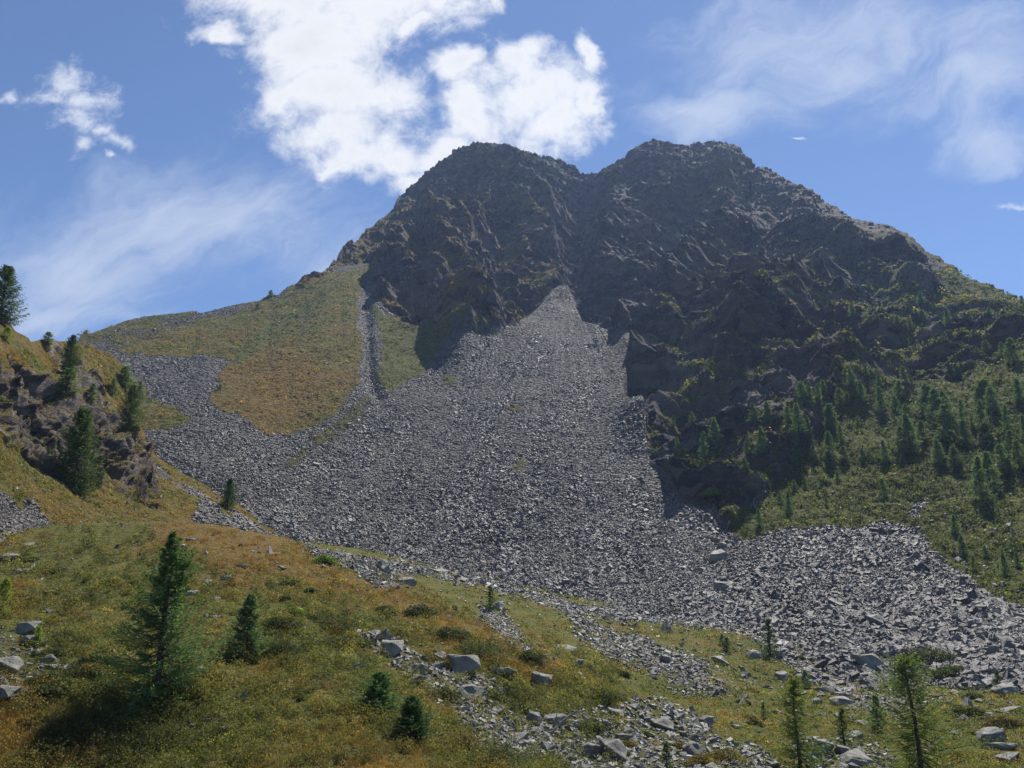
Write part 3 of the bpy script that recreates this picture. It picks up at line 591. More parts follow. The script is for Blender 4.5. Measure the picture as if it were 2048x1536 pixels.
BL = [
 (1335,1268,46,30,'peak','large pale pointed boulder standing alone on the green meadow below the scree'),
 (1000,1350,62,20,'slab','long pale slab leaning downhill on the brown crest, beside an angular boulder'),
 (1083,1372,50,36,'block','angular boulder with sunlit top and dark front, just right of the long pale slab'),
 (925,1348,62,44,'block','biggest grey block of the jumble uphill of the long pale slab'),
 (940,1402,64,36,'lump','broad rounded grey boulder low in the jumble below the long pale slab'),
 (882,1322,26,22,'block','small upright block at the head of the boulder jumble'),
 (765,1142,26,30,'block','pale squarish boulder standing at the foot of the scree fan'),
 (808,1168,48,18,'lump','dark low boulder in the grass just below the foot of the scree fan'),
 (882,1147,34,14,'slab','flat pale slab on the lower rim of the scree fan'),
 (537,1108,26,26,'peak','dark pointed boulder on the skyline of the brown knoll'),
 (558,1140,18,12,'block','small pale stone on the brown knoll below the dark pointed boulder'),
 (413,1170,24,14,'lump','dark rounded boulder on the knoll right of the big spruce, left of its twin'),
 (452,1160,26,13,'lump','dark rounded boulder on the knoll right of the big spruce, nearer the crest'),
 (378,1190,30,14,'lump','pale rounded boulder beside the upper crown of the big spruce'),
 (405,1236,26,12,'peak','small pale stone halfway between the two spruces'),
 (385,1080,22,6,'slab','thin flat stone on the red-brown top of the knoll'),
 (430,1235,30,6,'slab','thin dark slab lying left of the smaller spruce'),
 (482,1135,26,8,'slab','flat pale stone on the brown slope above the smaller spruce'),
 (52,1090,34,18,'peak','dark boulder on the left end of the knoll crest'),
 (30,1145,40,10,'slab','long low pale slab at the left edge of the knoll'),
 (10,1120,36,16,'lump','bluish dark boulder at the left frame edge below the crest'),
 (118,1143,20,8,'slab','small pale slab in the grass on the upper left knoll'),
 (8,1345,44,32,'block','large pale lichen-covered block at the left frame edge'),
 (2,1402,32,28,'block','tall pale block at the left frame edge, below the lichen-covered one'),
 (48,1268,36,26,'block','upright grey rock at the top of the left rock pile'),
 (90,1325,30,16,'lump','grey rock in the middle of the left rock pile'),
 (50,1287,34,16,'block','pale rock in front of the upright rock of the left pile'),
 (112,1340,60,13,'slab','long pale slab at the bottom of the left rock pile'),
 (45,1388,30,12,'slab','small grey slab in front of the left dark shrubs'),
 (396,1342,22,9,'lump','small black and white stone just right of the big spruce trunk'),
 (463,1462,52,12,'slab','pale flat slab bedded in the green heath in front'),
 (420,1445,30,9,'slab','small pale stone left of the flat slab in the heath'),
 (782,1312,42,36,'block','dark upright block near the top of the boulder jumble'),
 (830,1352,36,28,'block','squat dark block at the left rim of the boulder jumble'),
 (828,1368,34,20,'slab','pale slab leaning against the squat dark block'),
 (750,1272,30,14,'block','pale rock at the very top of the boulder jumble'),
 (715,1338,18,14,'lump','small grey stone above the bushy young spruce'),
 (1066,1447,36,32,'block','tall grey block in the lower part of the boulder jumble'),
 (1110,1452,46,30,'lump','rounded pale boulder beside the dead branch'),
 (1232,1522,58,44,'block','big block with pale top at the bottom centre of the photo'),
 (1180,1516,36,30,'block','narrow leaning block left of the big bottom centre block'),
 (1245,1480,30,16,'slab','pale slab resting above the big bottom centre block'),
 (1040,1485,46,18,'slab','long pale slab at the lower left rim of the boulder jumble'),
 (1266,1418,26,10,'slab','bright flat stone in the meadow above the big bottom centre block'),
 (1330,1462,50,26,'block','pale angular block in the middle of the lower rock field'),
 (1368,1475,44,26,'peak','pale pointed block right of centre in the lower rock field'),
 (1391,1512,44,28,'lump','dark round boulder at the bottom of the lower rock field'),
 (1420,1455,30,24,'block','white sunlit stone at the right end of the lower rock field'),
 (1512,1316,42,20,'lump','dark boulder lying beside the small thin larch on the meadow'),
 (1566,1360,28,22,'lump','dark round boulder above the left bottom larch'),
 (1487,1412,32,16,'peak','pale pointed stone alone on the meadow left of the bottom larches'),
 (1742,1340,50,34,'block','biggest dark block at the bottom rim of the right scree'),
 (1670,1325,26,20,'block','grey block at the lower rim of the right scree, left of the biggest one'),
 (1655,1385,36,14,'slab','dark slab in the grass below the right scree'),
 (1693,1412,50,18,'lump','long dark boulder in the meadow between the two bottom larches'),
 (1735,1355,34,12,'slab','pale flat stone under the biggest dark block of the right scree'),
 (1637,1408,22,12,'lump','small dark stone right of the left bottom larch crown'),
 (1940,1412,32,18,'peak','dark pointed stone on the meadow right of the big larch'),
 (2025,1392,46,22,'lump','dark boulder with pale top at the right frame edge'),
 (2030,1426,50,10,'slab','bright flat slab in the meadow at the right frame edge'),
 (1996,1485,52,26,'lump','pale domed boulder right of the big larch'),
 (2000,1500,60,14,'slab','pale slab lying in front of the domed boulder at right'),
 (2030,1524,50,16,'slab','lowest pale slab in the bottom right corner'),
 (1730,1452,26,10,'block','small grey stone between the bottom larches'),
 (1722,1532,66,28,'lump','broad pale boulder at the bottom left of the big larch'),
 (1645,1515,50,38,'block','dark split block right of the left bottom larch'),
 (1690,1510,38,22,'block','brownish block between the dark split block and the broad pale boulder'),
 (1716,1480,40,16,'lump','pale stone in the grass above the broad pale boulder'),
 (1190,694,46,9,'slab','single long pale slab high on the scree below the gully'),
 (1445,1330,30,20,'block','grey block at the lower right end of the middle rubble patch'),
 (1330,1325,34,22,'block','dark block inside the middle rubble patch'),
 (1160,1335,26,18,'block','dark block left of the middle rubble patch'),
 (1135,1300,40,12,'slab','pale curved slab in the grass left of the middle rubble patch'),
 (998,1222,26,24,'block','pale block behind the small tree in the green hollow'),
 (1450,1178,36,18,'block','dark block in the trough between the two scree fans'),
 (1510,1196,30,10,'slab','large pale slab stone on the right scree near the trough'),
 (1438,1080,26,10,'slab','pale slab where the scree meets the shaded crag'),
 (1448,1092,22,12,'lump','grey stone below the pale slab where scree meets the shaded crag'),
 (1440,1120,46,26,'lump','dark mossy boulder in the trough between the two fans'),
 (962,828,12,9,'block','lone bright stone in the middle of the upper scree'),
 (1365,1138,26,9,'slab','pale slab on the scree left of the trough'),
 (1760,1250,36,24,'block','large grey block in the middle of the right scree'),
 (170,668,14,14,'peak','dark knobbly boulder on the left end of the far ridge'),
]
for b in BL: boulder(*b[:5], b[5], group=None)
ZL = {'knoll': ('angular grey boulder of the jumble running down the brown crest', 60, 14, 34), 'low': ('pale angular boulder of the rock field at the bottom centre', 62, 14, 36),
      'patch': ('grey stone of the rubble patch in the middle of the meadow', 34, 9, 20), 'band': ('grey stone of the narrow rubble band below the small meadow tree', 16, 9, 18),
      'left': ('lichen-spotted rock of the pile at the left frame edge', 12, 12, 26), 'toe': ('boulder lying along the lower rim of the main scree fan', 26, 10, 20),
      'right': ('pale stone of the rubble tongue below the right scree', 12, 10, 22), 'mid': ('stone of the thin rubble strip right of the middle patch', 8, 9, 18), 'corner': ('dark rock of the pile between the two bottom larches', 10, 14, 30)}
GN = {'knoll': 'boulders of the jumble along the brown crest', 'low': 'boulders of the bottom rock field', 'patch': 'stones of the middle rubble patch', 'band': 'stones of the narrow rubble band', 'left': 'rocks of the left pile',
      'toe': 'boulders along the scree rim', 'right': 'stones of the rubble tongue', 'mid': 'stones of the thin rubble strip', 'corner': 'rocks between the bottom larches'}
def in_poly(poly, n):
    P = np.array(poly, float); out = []
    while len(out) < n:
        q = rng.uniform(P.min(0), P.max(0), (n*3, 2)); m = poly_sd(q[:, 0], q[:, 1], poly) > 2; out += list(q[m])
    return out[:n]
for z, (lab, n, a, b) in ZL.items():
    for u, v in in_poly(RUB[z], n):
        w = .85*(a+(b-a)*random.random()**2.6)
        boulder(u, v, w, w*random.uniform(.4, .75), random.choice(['block', 'block', 'slab', 'peak', 'lump']), lab, GN[z], rot=random.uniform(0, 6), tilt=.5)

for i in range(26):
    boulder(random.uniform(20, 720), random.uniform(1110, 1480), random.uniform(8, 18), random.uniform(4, 9), random.choice(['slab', 'block', 'lump']), 'small stone half sunk in the heath of the near knoll', 'small stones sunk in the knoll', rot=random.uniform(0, 6), tilt=.4)
for i in range(40):
    boulder(random.uniform(1250, 2040), random.uniform(1290, 1500), random.uniform(9, 20), random.uniform(5, 10), random.choice(['slab', 'block', 'lump']), 'small loose stone strewn over the valley meadow', 'small stones strewn over the meadow', rot=random.uniform(0, 6), tilt=.4)
M_rubble = rock_mat('rubble_stone', (.18, .172, .15), .1)
def build_rubble():
    us, vs, px = [], [], []
    for z, n, a, b in (('knoll', 1900, 3, 12), ('low', 2100, 3, 13), ('patch', 600, 3, 9), ('band', 600, 3, 7), ('left', 500, 3, 9), ('toe', 1500, 3, 9), ('right', 500, 3, 9), ('mid', 300, 3, 7), ('corner', 400, 3, 11)):
        for u, v in in_poly(RUB[z], n): us.append(u+random.gauss(0, 7)); vs.append(v+random.gauss(0, 5)); px.append(a+(b-a)*random.random()**2.5)
    for i in range(2600): us.append(random.uniform(700, 2100)); vs.append(random.uniform(1180, 1540)); px.append(random.uniform(2.5, 9)*random.random()**.6)   # strewn over meadow
    for i in range(260): us.append(random.uniform(0, 700)); vs.append(random.uniform(1090, 1500)); px.append(random.uniform(2, 8)*random.random()**.6)
    H = scatter_hits(us, vs); px = np.array(px)[:len(H)]; k = H[:, 9] == 2; H = H[k]; px = px[k]
    rocks_mesh('rubble', H, np.maximum(px, 2)*H[:, 8]/F, .45, .5, M_rubble, 'small grey stones filling the boulder fields and strewn over the meadow', .6, 1.4)
build_rubble()

# ------------------------------------------------------------------ low vegetation
def leaf_mat(name):
    t = NT(name); c, r, g, b, _ = t.attr('tint'); t.set(t.b.inputs['Base Color'], c); t.b.inputs['Roughness'].default_value = .65; t.b.inputs['Specular IOR Level'].default_value = .25
    tr = t.N.new('ShaderNodeBsdfTranslucent'); cc = t.mix(1.0, c, (1.3, 1.4, .75), 'MULTIPLY'); t.L.new(cc, tr.inputs[0]); m = t.N.new('ShaderNodeMixShader'); m.inputs[0].default_value = .42
    t.L.new(t.b.outputs[0], m.inputs[1]); t.L.new(tr.outputs[0], m.inputs[2]); t.L.new(m.outputs[0], t.N['Material Output'].inputs[0]); return t.m
M_leaf = leaf_mat('leaves')
def clumps(name, P, N, rad, hgt, nl, leaf, cols, label=None, up=.0, narrow=.6, stuff=True, parent=None):
    """leaf quads on low domes; P,N (n,3), rad/hgt/leaf (n,), cols (n,3)"""
    n = len(P); m = n*nl; i = np.repeat(np.arange(n), nl)
    th = rng.uniform(0, 2*np.pi, m); rr = np.sqrt(rng.uniform(0, 1, m)); 
    t, b = frames(N); t, b, NN = t[i], b[i], N[i]
    hz = np.sqrt(np.clip(1-rr**2, 0, 1))*rng.uniform(.55, 1.1, m)
    c = P[i]+(t*(np.cos(th)*rr)[:, None]+b*(np.sin(th)*rr)[:, None])*rad[i][:, None]; c = c+np.array([0, 0, 1.])*(hz*hgt[i])[:, None]
    nn = (t*(np.cos(th)*rr)[:, None]+b*(np.sin(th)*rr)[:, None])*.8+NN*.5+rng.normal(size=(m, 3))*.55; nn /= np.linalg.norm(nn, axis=1)[:, None]
    a1, a2 = frames(nn)
    if up: a1 = a1*(1-up)+np.array([0, 0, 1.])*up+rng.normal(size=(m, 3))*.18; a1 /= np.linalg.norm(a1, axis=1)[:, None]; a2 = np.cross(nn, a1); a2 /= np.linalg.norm(a2, axis=1)[:, None]+1e-9
    L = (leaf[i]*rng.uniform(.6, 1.5, m))[:, None]; wd = L*narrow
    V = np.stack([c-a1*L*.5, c+a2*wd*.5, c+a1*L*.5, c-a2*wd*.5], 1).reshape(-1, 3)
    Fc = np.arange(m*4).reshape(m, 4)
    T = (cols*np.exp(rng.normal(0, .28, (n, 1))))[i]*rng.uniform(.75, 1.25, (m, 1)); T = np.repeat(T, 4, 0)
    o = mesh_np(name, V, Fc, False, M_leaf, {'tint': T}, parent=parent)
    if stuff: tag(o, label, kind='stuff')
    return o
def mixc(k, *cs):
    """k 0..1 along colours"""
    cs = np.array(cs); k = np.clip(k, 0, .999)*(len(cs)-1); i = k.astype(int); f = (k-i)[:, None]; return cs[i]*(1-f)+cs[i+1]*f
RUBALL = [RUB[z] for z in ('knoll', 'low', 'patch', 'band', 'left', 'corner', 'toe')]
def build_heath():
    n = 17000; vs = 1050+510*rng.uniform(0, 1, n)**.85; us = rng.uniform(-120, 1250, n)
    H = scatter_hits(us, vs); H = H[(H[:, 9] == 2) & (H[:, 8] < 62)]
    u, v = H[:, 0], H[:, 1]; X = [H[:, 2], H[:, 3], 0*u]
    inr = np.maximum.reduce([sstep(0, 6, poly_sd(u, v, p)) for p in RUBALL]); inr = np.maximum(inr, 1.0*sstep(.06, .2, fbm(X, .9, 3, 87))); H = H[rng.uniform(size=len(H)) > inr*.8]
    u, v = H[:, 0], H[:, 1]; X = [H[:, 2], H[:, 3], 0*u]
    og = H[:, 12]                                            # orange where the ground is brown
    patch = fbm(X, .35, 3, 81)
    k = sstep(.3, .75, og+.75*patch+rng.normal(0, .12, len(H)))
    green = mixc(np.clip(.5+.9*fbm(X, .5, 2, 82)+rng.normal(0, .15, len(H)), 0, 1), (.055,.06,.02), (.10,.105,.028), (.165,.165,.042), (.23,.17,.05))
    brown = mixc(np.clip(.5+.9*fbm(X, .6, 2, 83)+rng.normal(0, .2, len(H)), 0, 1), (.17,.08,.025), (.27,.14,.042), (.36,.23,.075))
    col = green*(1-k)[:, None]+brown*k[:, None]
    s = H[:, 8]/F; px = np.interp(v, [1060, 1250, 1540], [4.5, 7, 11])*np.exp(.6*fbm(X, .9, 2, 86)+rng.normal(0, .45, len(H)))
    g = k < .55
    clumps('heath', H[g, 2:5], H[g, 5:8], (px*s)[g], (px*s*1.35)[g], 56, (np.minimum(px*.27, 3.0)*s)[g], col[g], 'low green and yellow heath shrubs carpeting the near knoll')
    g = ~g
    clumps('dry_grass', H[g, 2:5], H[g, 5:8], (px*s)[g], (px*s*.6)[g], 50, (np.minimum(px*.5, 4.5)*s)[g], col[g], 'rust brown dry grass along the crest of the knoll', up=.6, narrow=.13)
build_heath()
def build_meadow():
    n = 20000; us = rng.uniform(560, 2150, n); vs = rng.uniform(1085, 1560, n)
    H = scatter_hits(us, vs); H = H[(H[:, 9] == 2)]; u, v = H[:, 0], H[:, 1]
    inr = np.maximum.reduce([sstep(0, 6, poly_sd(u, v, p)) for p in RUBALL]); H = H[rng.uniform(size=len(H)) > inr*.9]; H = H[(H[:, 8] > 30)]
    u, v = H[:, 0], H[:, 1]; X = [H[:, 2], H[:, 3], 0*u]; s = H[:, 8]/F
    k = np.clip(.42+1.2*fbm(X, .22, 4, 84)+rng.normal(0, .22, len(H)), 0, 1)
    col = mixc(k, (.06,.07,.02), (.12,.135,.03), (.19,.19,.045), (.26,.19,.05), (.30,.17,.045))
    px = np.interp(v, [1150, 1350, 1540], [4.5, 6, 8])*np.exp(rng.normal(0, .5, len(H)))
    px = np.minimum(px, 9)
    clumps('meadow_grass', H[:, 2:5], H[:, 5:8], px*s*1.3, px*s*.85, 18, px*s*.4, col, 'green and ochre tussock grass on the valley floor', up=.35, narrow=.4)
build_meadow()
def build_slope_turf():
    n = 42000; us = rng.uniform(-50, 2120, n); vs = rng.uniform(540, 1240, n); k = vs > interp_poly(us, SKY)
    k &= ~((us > 740) & (us < 1230) & (vs > 780)); H = scatter_hits(us[k], vs[k]); H = H[(H[:, 9] < 2) & (H[:, 11] > .5)]
    u, v = H[:, 0], H[:, 1]; X = [H[:, 2], H[:, 3], H[:, 4]]; s = H[:, 8]/F
    t = np.clip(H[:, 12]+.4*fbm(X, .12, 3, 85)+rng.normal(0, .15, len(H)), 0, 1)
    col = mixc(t, (.055,.07,.02), (.115,.13,.028), (.19,.165,.036), (.26,.15,.04), (.29,.16,.045))
    right = u > 1240; col = col*np.where(right, 1.3, 1)[:, None]; col = np.where(right[:, None] & (rng.uniform(size=len(H)) < .22)[:, None], np.array([[.03,.042,.015]]), col)
    px = np.where(right, 5.5, 3.6)*np.exp(rng.normal(0, .35, len(H))); px = np.where(H[:, 9] == 1, 5, px)
    px = np.minimum(px, 8)
    clumps('slope_turf', H[:, 2:5], H[:, 5:8], px*s*1.4, px*s*.55, 9, px*s*.6, col, 'tussocky turf and dwarf shrubs on the mountain slopes', up=.2, narrow=.5)
build_slope_turf()

# shrubs one can point at
SH = [(567,1308,78,34,0,'dark juniper shrub right beside the smaller spruce'),(560,1252,72,24,0,'dark flat shrub behind the smaller spruce, upslope of the juniper'),
 (585,1230,50,20,1,'yellow-green shrub peeping over the dark flat shrub'),(690,1290,92,26,0,'long dark shrub running down the crest above the boulder jumble'),
 (100,1365,60,22,0,'dark shrub at far left, left of its two neighbours below the rock pile'),(195,1328,76,20,0,'long olive shrub left of the big spruce trunk'),(92,1385,60,20,0,'low dark shrub nearest the bottom left rocks'),
 (110,1310,60,16,0,'low olive shrub right of the left rock pile'),(842,1230,58,28,0,'round olive shrub on the brown crest'),(955,1312,100,44,0,'broad olive shrub above the long pale slab'),
 (900,1275,66,30,0,'olive shrub between the round one and the broad one on the crest'),(1060,1318,56,22,0,'dark shrub at the lower end of the brown crest'),(985,1530,120,52,0,'big dark shrub at the bottom left of the boulder jumble'),
 (920,1490,70,34,2,'brownish shrub uphill of the big dark bottom shrub'),(885,1395,56,24,0,'olive shrub between squat dark block and pale slab'),(1205,1402,80,28,0,'green shrub mound on the meadow right of the angular boulder'),
 (1040,1425,50,22,0,'dark shrub in the middle of the boulder jumble'),(1180,1462,56,24,0,'green shrub right of the dead branch'),(1455,1525,70,34,2,'round brownish shrub at the right of the lower rock field'),
 (1400,1530,56,26,2,'brownish shrub mound at the very bottom right of centre'),(1935,1432,62,22,0,'olive shrub mound on the right meadow'),(2010,1452,62,22,2,'brownish shrub mound near the right frame edge'),
 (650,1125,40,20,1,'bright green shrub on the rim of the knoll above the scree'),(1860,1325,80,36,0,'dark green shrub growing on the lower right scree'),(1425,992,40,22,1,'green shrub cushion on the shaded crag foot'),
 (1905,1350,60,22,0,'dark shrub on the rim of the right scree, left of the frame edge'),(770,1225,44,18,0,'dark shrub behind the brown crest near the small stones'),(180,1345,56,22,2,'brownish heather mound below the long olive shrub')]
def shrub(u, v, w, h, c, label, group=None):
    q = hit(u, v)
    if not q: return
    p, n, d, _, _ = q; s = d/F; e = bpy.data.objects.new('shrub', None); C.objects.link(e); e.location = p; tag(e, label, 'shrub', group)
    k = max(3, int(w/h*3)); P = np.zeros((k*3, 3)); P[:, 0] = rng.uniform(-.42, .42, k*3)*w*s; P[:, 1] = rng.uniform(-.3, .3, k*3)*w*s; 
    r = np.full(k*3, h*s*.62); col = {0: (.06,.072,.024), 1: (.13,.18,.03), 2: (.14,.11,.035)}[c]; cc = np.array(col)[None]*rng.uniform(.7, 1.4, (k*3, 1))
    for i in range(k*3):
        z = hit(u+P[i, 0]/s, v-2); P[i, 2] = -.02
    hh = r*1.15*(1-(P[:, 0]/(w*s*.55))**2).clip(.35, 1)
    clumps('foliage', P, np.tile([0, 0, 1.], (k*3, 1)), r, hh, 150, np.full(k*3, max(.03, 3.2*s)), cc, stuff=False, parent=e, narrow=.5)
    V = []; Fc = []
    for i in range(7):
        a = rng.uniform(0, 6.28); x, y = math.cos(a), math.sin(a); L = h*s*.7; t = L*.05; j = len(V)
        V += [(-t, 0, -.05), (t, 0, -.05), (0, t, -.05), (x*L, y*L*.7, L)]; Fc += [(j, j+1, j+3), (j+1, j+2, j+3), (j+2, j, j+3)]
    mesh_np('stem', np.array(V, float), np.array(Fc), False, M_bark, parent=e)
def bark_mat():
    t = NT('bark'); n = t.noise(9, 6, .7, .2, sc=(1, 1, .3)); return t.done(t.mix(t.mr(n, .3, .7), (.045, .035, .028), (.13, .11, .095)), .85, t.bump(n, .02, .8), .2)
M_bark = bark_mat()
for s_ in SH: shrub(*s_)
for i in range(34):
    v_ = random.uniform(1120, 1520); u_ = random.uniform(10, 620+(v_-1120)*.9)
    w_ = random.uniform(16, 34)*(.6+.6*(v_-1100)/400); shrub(u_, v_, w_, w_*.42, random.choice([0, 0, 2]), 'small dark shrub dotted about the near knoll', 'small shrubs dotted about the knoll')
for i in range(22):
    u_ = random.uniform(1150, 2040); v_ = random.uniform(1300, 1520); w_ = random.uniform(14, 34); shrub(u_, v_, w_, w_*.4, random.choice([0, 0, 2]), 'small dark shrub on the valley meadow', 'small shrubs on the meadow')

# ------------------------------------------------------------------ conifers
def conifer(h, rad, nb, nt, nq, seed, dark, light, prof='spruce', lean=0, needle=.03, bare=.04, open_=0.0):
    """returns trunk mesh and crown mesh, base at the origin"""
    r = np.random.default_rng(seed); segs = 14; V = []; Fc = []; k = 7
    def tube(pts, rs, kk):
        base = len(V); pts = np.array(pts)
        for i, (p, q) in enumerate(zip(pts, rs)):
            d = pts[min(i+1, len(pts)-1)]-pts[max(i-1, 0)]; d = d/(np.linalg.norm(d)+1e-9); a = np.cross(d, (0.3, .9, .1)); a /= np.linalg.norm(a)+1e-9; b = np.cross(d, a)
            for j in range(kk): t = 2*math.pi*j/kk; V.append(p+(a*math.cos(t)+b*math.sin(t))*q)
        for i in range(len(pts)-1):
            for j in range(kk): Fc.append((base+i*kk+j, base+i*kk+(j+1) % kk, base+(i+1)*kk+(j+1) % kk, base+(i+1)*kk+j))
    ax = lambda z: np.array([lean*h*z*z+.012*h*math.sin(z*5+seed), .01*h*math.sin(z*4+1+seed), z*h])
    zz = np.linspace(-.03, 1, segs); tube([ax(z) for z in zz], [max(.004*h, .02*h*(1-z)**.9+.003*h) for z in zz], k)
    Q = []; QC = []
    for i in range(nb):
        z = bare+(1-bare)*(i+r.random())/nb*.985; 
        if prof == 'larch': L = rad*(1-z)**.68*(.45+.55*min(1, (z+.12)*2.6))
        elif prof == 'bush': L = rad*(1-z**1.6)*(.8+.2*r.random())
        else: L = rad*((1-z)**.92)*(.75+.25*min(1, (z+.05)*5))
        L *= r.uniform(.5, 1.25)
        if r.random() < open_: L *= .45
        L = max(L, .02*h); a = r.uniform(0, 2*math.pi); o = ax(z); el = r.uniform(-.25, .18)+.75*z*z
        out = np.array([math.cos(a), math.sin(a), 0]); side = np.array([-math.sin(a), math.cos(a), 0]); n = 6; ts = np.linspace(0, 1, n)
        pts = [o+out*L*t+np.array([0, 0, L*(el*t-.18*math.sin(t*3.1)+.16*t*t)])+side*L*.06*math.sin(t*4+i) for t in ts]
        if i % 2 == 0 or nb < 500: tube(pts[::2]+[pts[-1]], [.0035*h*(1-.8*t)*(.5+L/rad) for t in (0, .4, .8, 1)], 3)
        for j in range(nt):
            t = .2+.8*((j+r.random())/nt)**.85; q = t*(n-1); a0 = int(min(q, n-2)); p = pts[a0]*(1-(q-a0))+pts[a0+1]*(q-a0)
            sg = 1 if j % 2 else -1; tl = L*.34*(1.15-t)*r.uniform(.6, 1.3)+.012*h; td = out*.55+side*sg*r.uniform(.4, 1)+np.array([0, 0, r.uniform(-.45, .15)]); td /= np.linalg.norm(td)
            for m in range(nq):
                c = p+td*tl*(m+r.random())/nq; dd = td+r.normal(size=3)*.42; dd /= np.linalg.norm(dd); w = np.cross(dd, r.normal(size=3)); w /= np.linalg.norm(w)+1e-9
                ln = needle*h*r.uniform(.6, 1.5); wd = ln*.17; Q += [c-dd*ln*.3, c+w*wd, c+dd*ln, c-w*wd]
                f = np.clip(r.normal(.45+.15*(t-.5), .28), 0, 1); QC += [np.array(dark)*(1-f)+np.array(light)*f]*4
    tr = mesh_np('trunk', np.array(V), np.array(Fc), True, M_bark); cr = mesh_np('crown', np.array(Q), np.arange(len(Q)).reshape(-1, 4), False, M_leaf, {'tint': np.array(QC)})
    return tr, cr
def tree_root(tr, cr, name='conifer'):
    e = bpy.data.objects.new(name, None); C.objects.link(e); tr.parent = e; cr.parent = e; return e
def place(e, u, v, hpx, label, cat, group=None, wscale=1.0, rot=None, hm=1.0):
    q = hit(u, min(v, 1640))
    p, n, d, _, _ = q; s = d/F*hpx/hm
    e.location = p-Vector((0, 0, .01*s)); e.scale = (s*wscale, s*wscale, s); e.rotation_euler = (0, 0, random.uniform(0, 6.28) if rot is None else rot); tag(e, label, cat, group); return e
def dup(root):
    r_ = root.copy(); C.objects.link(r_)
    for ch in list(root.children): c = ch.copy(); C.objects.link(c); c.parent = r_; c.matrix_parent_inverse = ch.matrix_parent_inverse
    return r_
GD, GL = (.08,.12,.06), (.21,.30,.12)
LD, LL = (.09,.12,.03), (.24,.31,.07)
T1 = tree_root(*conifer(1, .50, 320, 20, 6, 3, (.045,.08,.04), (.19,.29,.09), 'spruce', needle=.0145, open_=.35)); T1.name = 'spruce_tree'
place(T1, 312, 1398, 285, 'tall spruce on the near knoll at left, its shadow falling to the bottom left', 'spruce tree', rot=1)
T2 = tree_root(*conifer(1, .44, 240, 13, 4, 5, GD, GL, 'spruce', needle=.034)); T2.name = 'spruce_tree'
place(T2, 492, 1312, 110, 'smaller blue-green spruce on the knoll beside the dark juniper shrub', 'spruce tree')
T3 = tree_root(*conifer(1, .85, 200, 14, 4, 6, GD, (.14,.24,.07), 'bush', needle=.06)); T3.name = 'young_spruce'
place(T3, 757, 1420, 66, 'bushy young spruce near the bottom, left of its darker twin', 'spruce tree')
T4 = tree_root(*conifer(1, .68, 220, 14, 4, 8, (.03,.055,.025), (.12,.20,.07), 'bush', needle=.055)); T4.name = 'young_spruce'
place(T4, 822, 1470, 68, 'darker young spruce near the bottom, right of the bushy one', 'spruce tree')
T5 = tree_root(*conifer(1, .62, 230, 18, 5, 9, LD, LL, 'larch', needle=.014, open_=.4, bare=.05)); T5.name = 'larch_tree'
place(T5, 1845, 1590, 215, 'large feathery larch rising from the bottom edge at right', 'larch tree', rot=2)
T6 = tree_root(*conifer(1, .44, 150, 15, 5, 10, LD, LL, 'larch', needle=.018, open_=.35, bare=.1, lean=-.03)); T6.name = 'larch_tree'
place(T6, 1600, 1560, 165, 'slender thin larch rising from the bottom edge, left of the large one', 'larch tree', rot=2.5)
# kinds for the smaller ones
KIND = {'a': tree_root(*conifer(1, .33, 130, 8, 2, 21, GD, GL, 'spruce', needle=.055, open_=.1), 'larch_tree'),
        'b': tree_root(*conifer(1, .38, 120, 8, 2, 22, (.085,.125,.065), (.22,.30,.13), 'spruce', needle=.06, open_=.2), 'larch_tree'),
        'c': tree_root(*conifer(1, .42, 110, 8, 2, 23, (.08,.115,.055), (.20,.27,.11), 'larch', needle=.065), 'larch_tree'),
        'd': tree_root(*conifer(1, .32, 150, 8, 2, 24, (.07,.105,.055), (.19,.26,.11), 'larch', needle=.05, lean=.04), 'larch_tree'),
        'y': tree_root(*conifer(1, .45, 90, 8, 2, 25, (.16,.2,.03), (.32,.38,.06), 'larch', needle=.07), 'young_larch'),
        'm': tree_root(*conifer(1, .42, 330, 11, 3, 26, (.035,.06,.025), (.12,.18,.05), 'larch', needle=.028, open_=.15), 'larch_tree'),
        't': tree_root(*conifer(1, .28, 90, 8, 3, 27, (.05,.08,.02), (.14,.2,.05), 'larch', needle=.04, open_=.3), 'larch_tree')}
_used = set()
def tree(k, u, v, hpx, label, group=None, ws=1.0, cat='larch tree'):
    if not hit(u, min(v, 1640)): return
    e = KIND[k] if k not in _used else dup(KIND[k]); _used.add(k); return place(e, u, v, hpx, label, cat, group, ws)
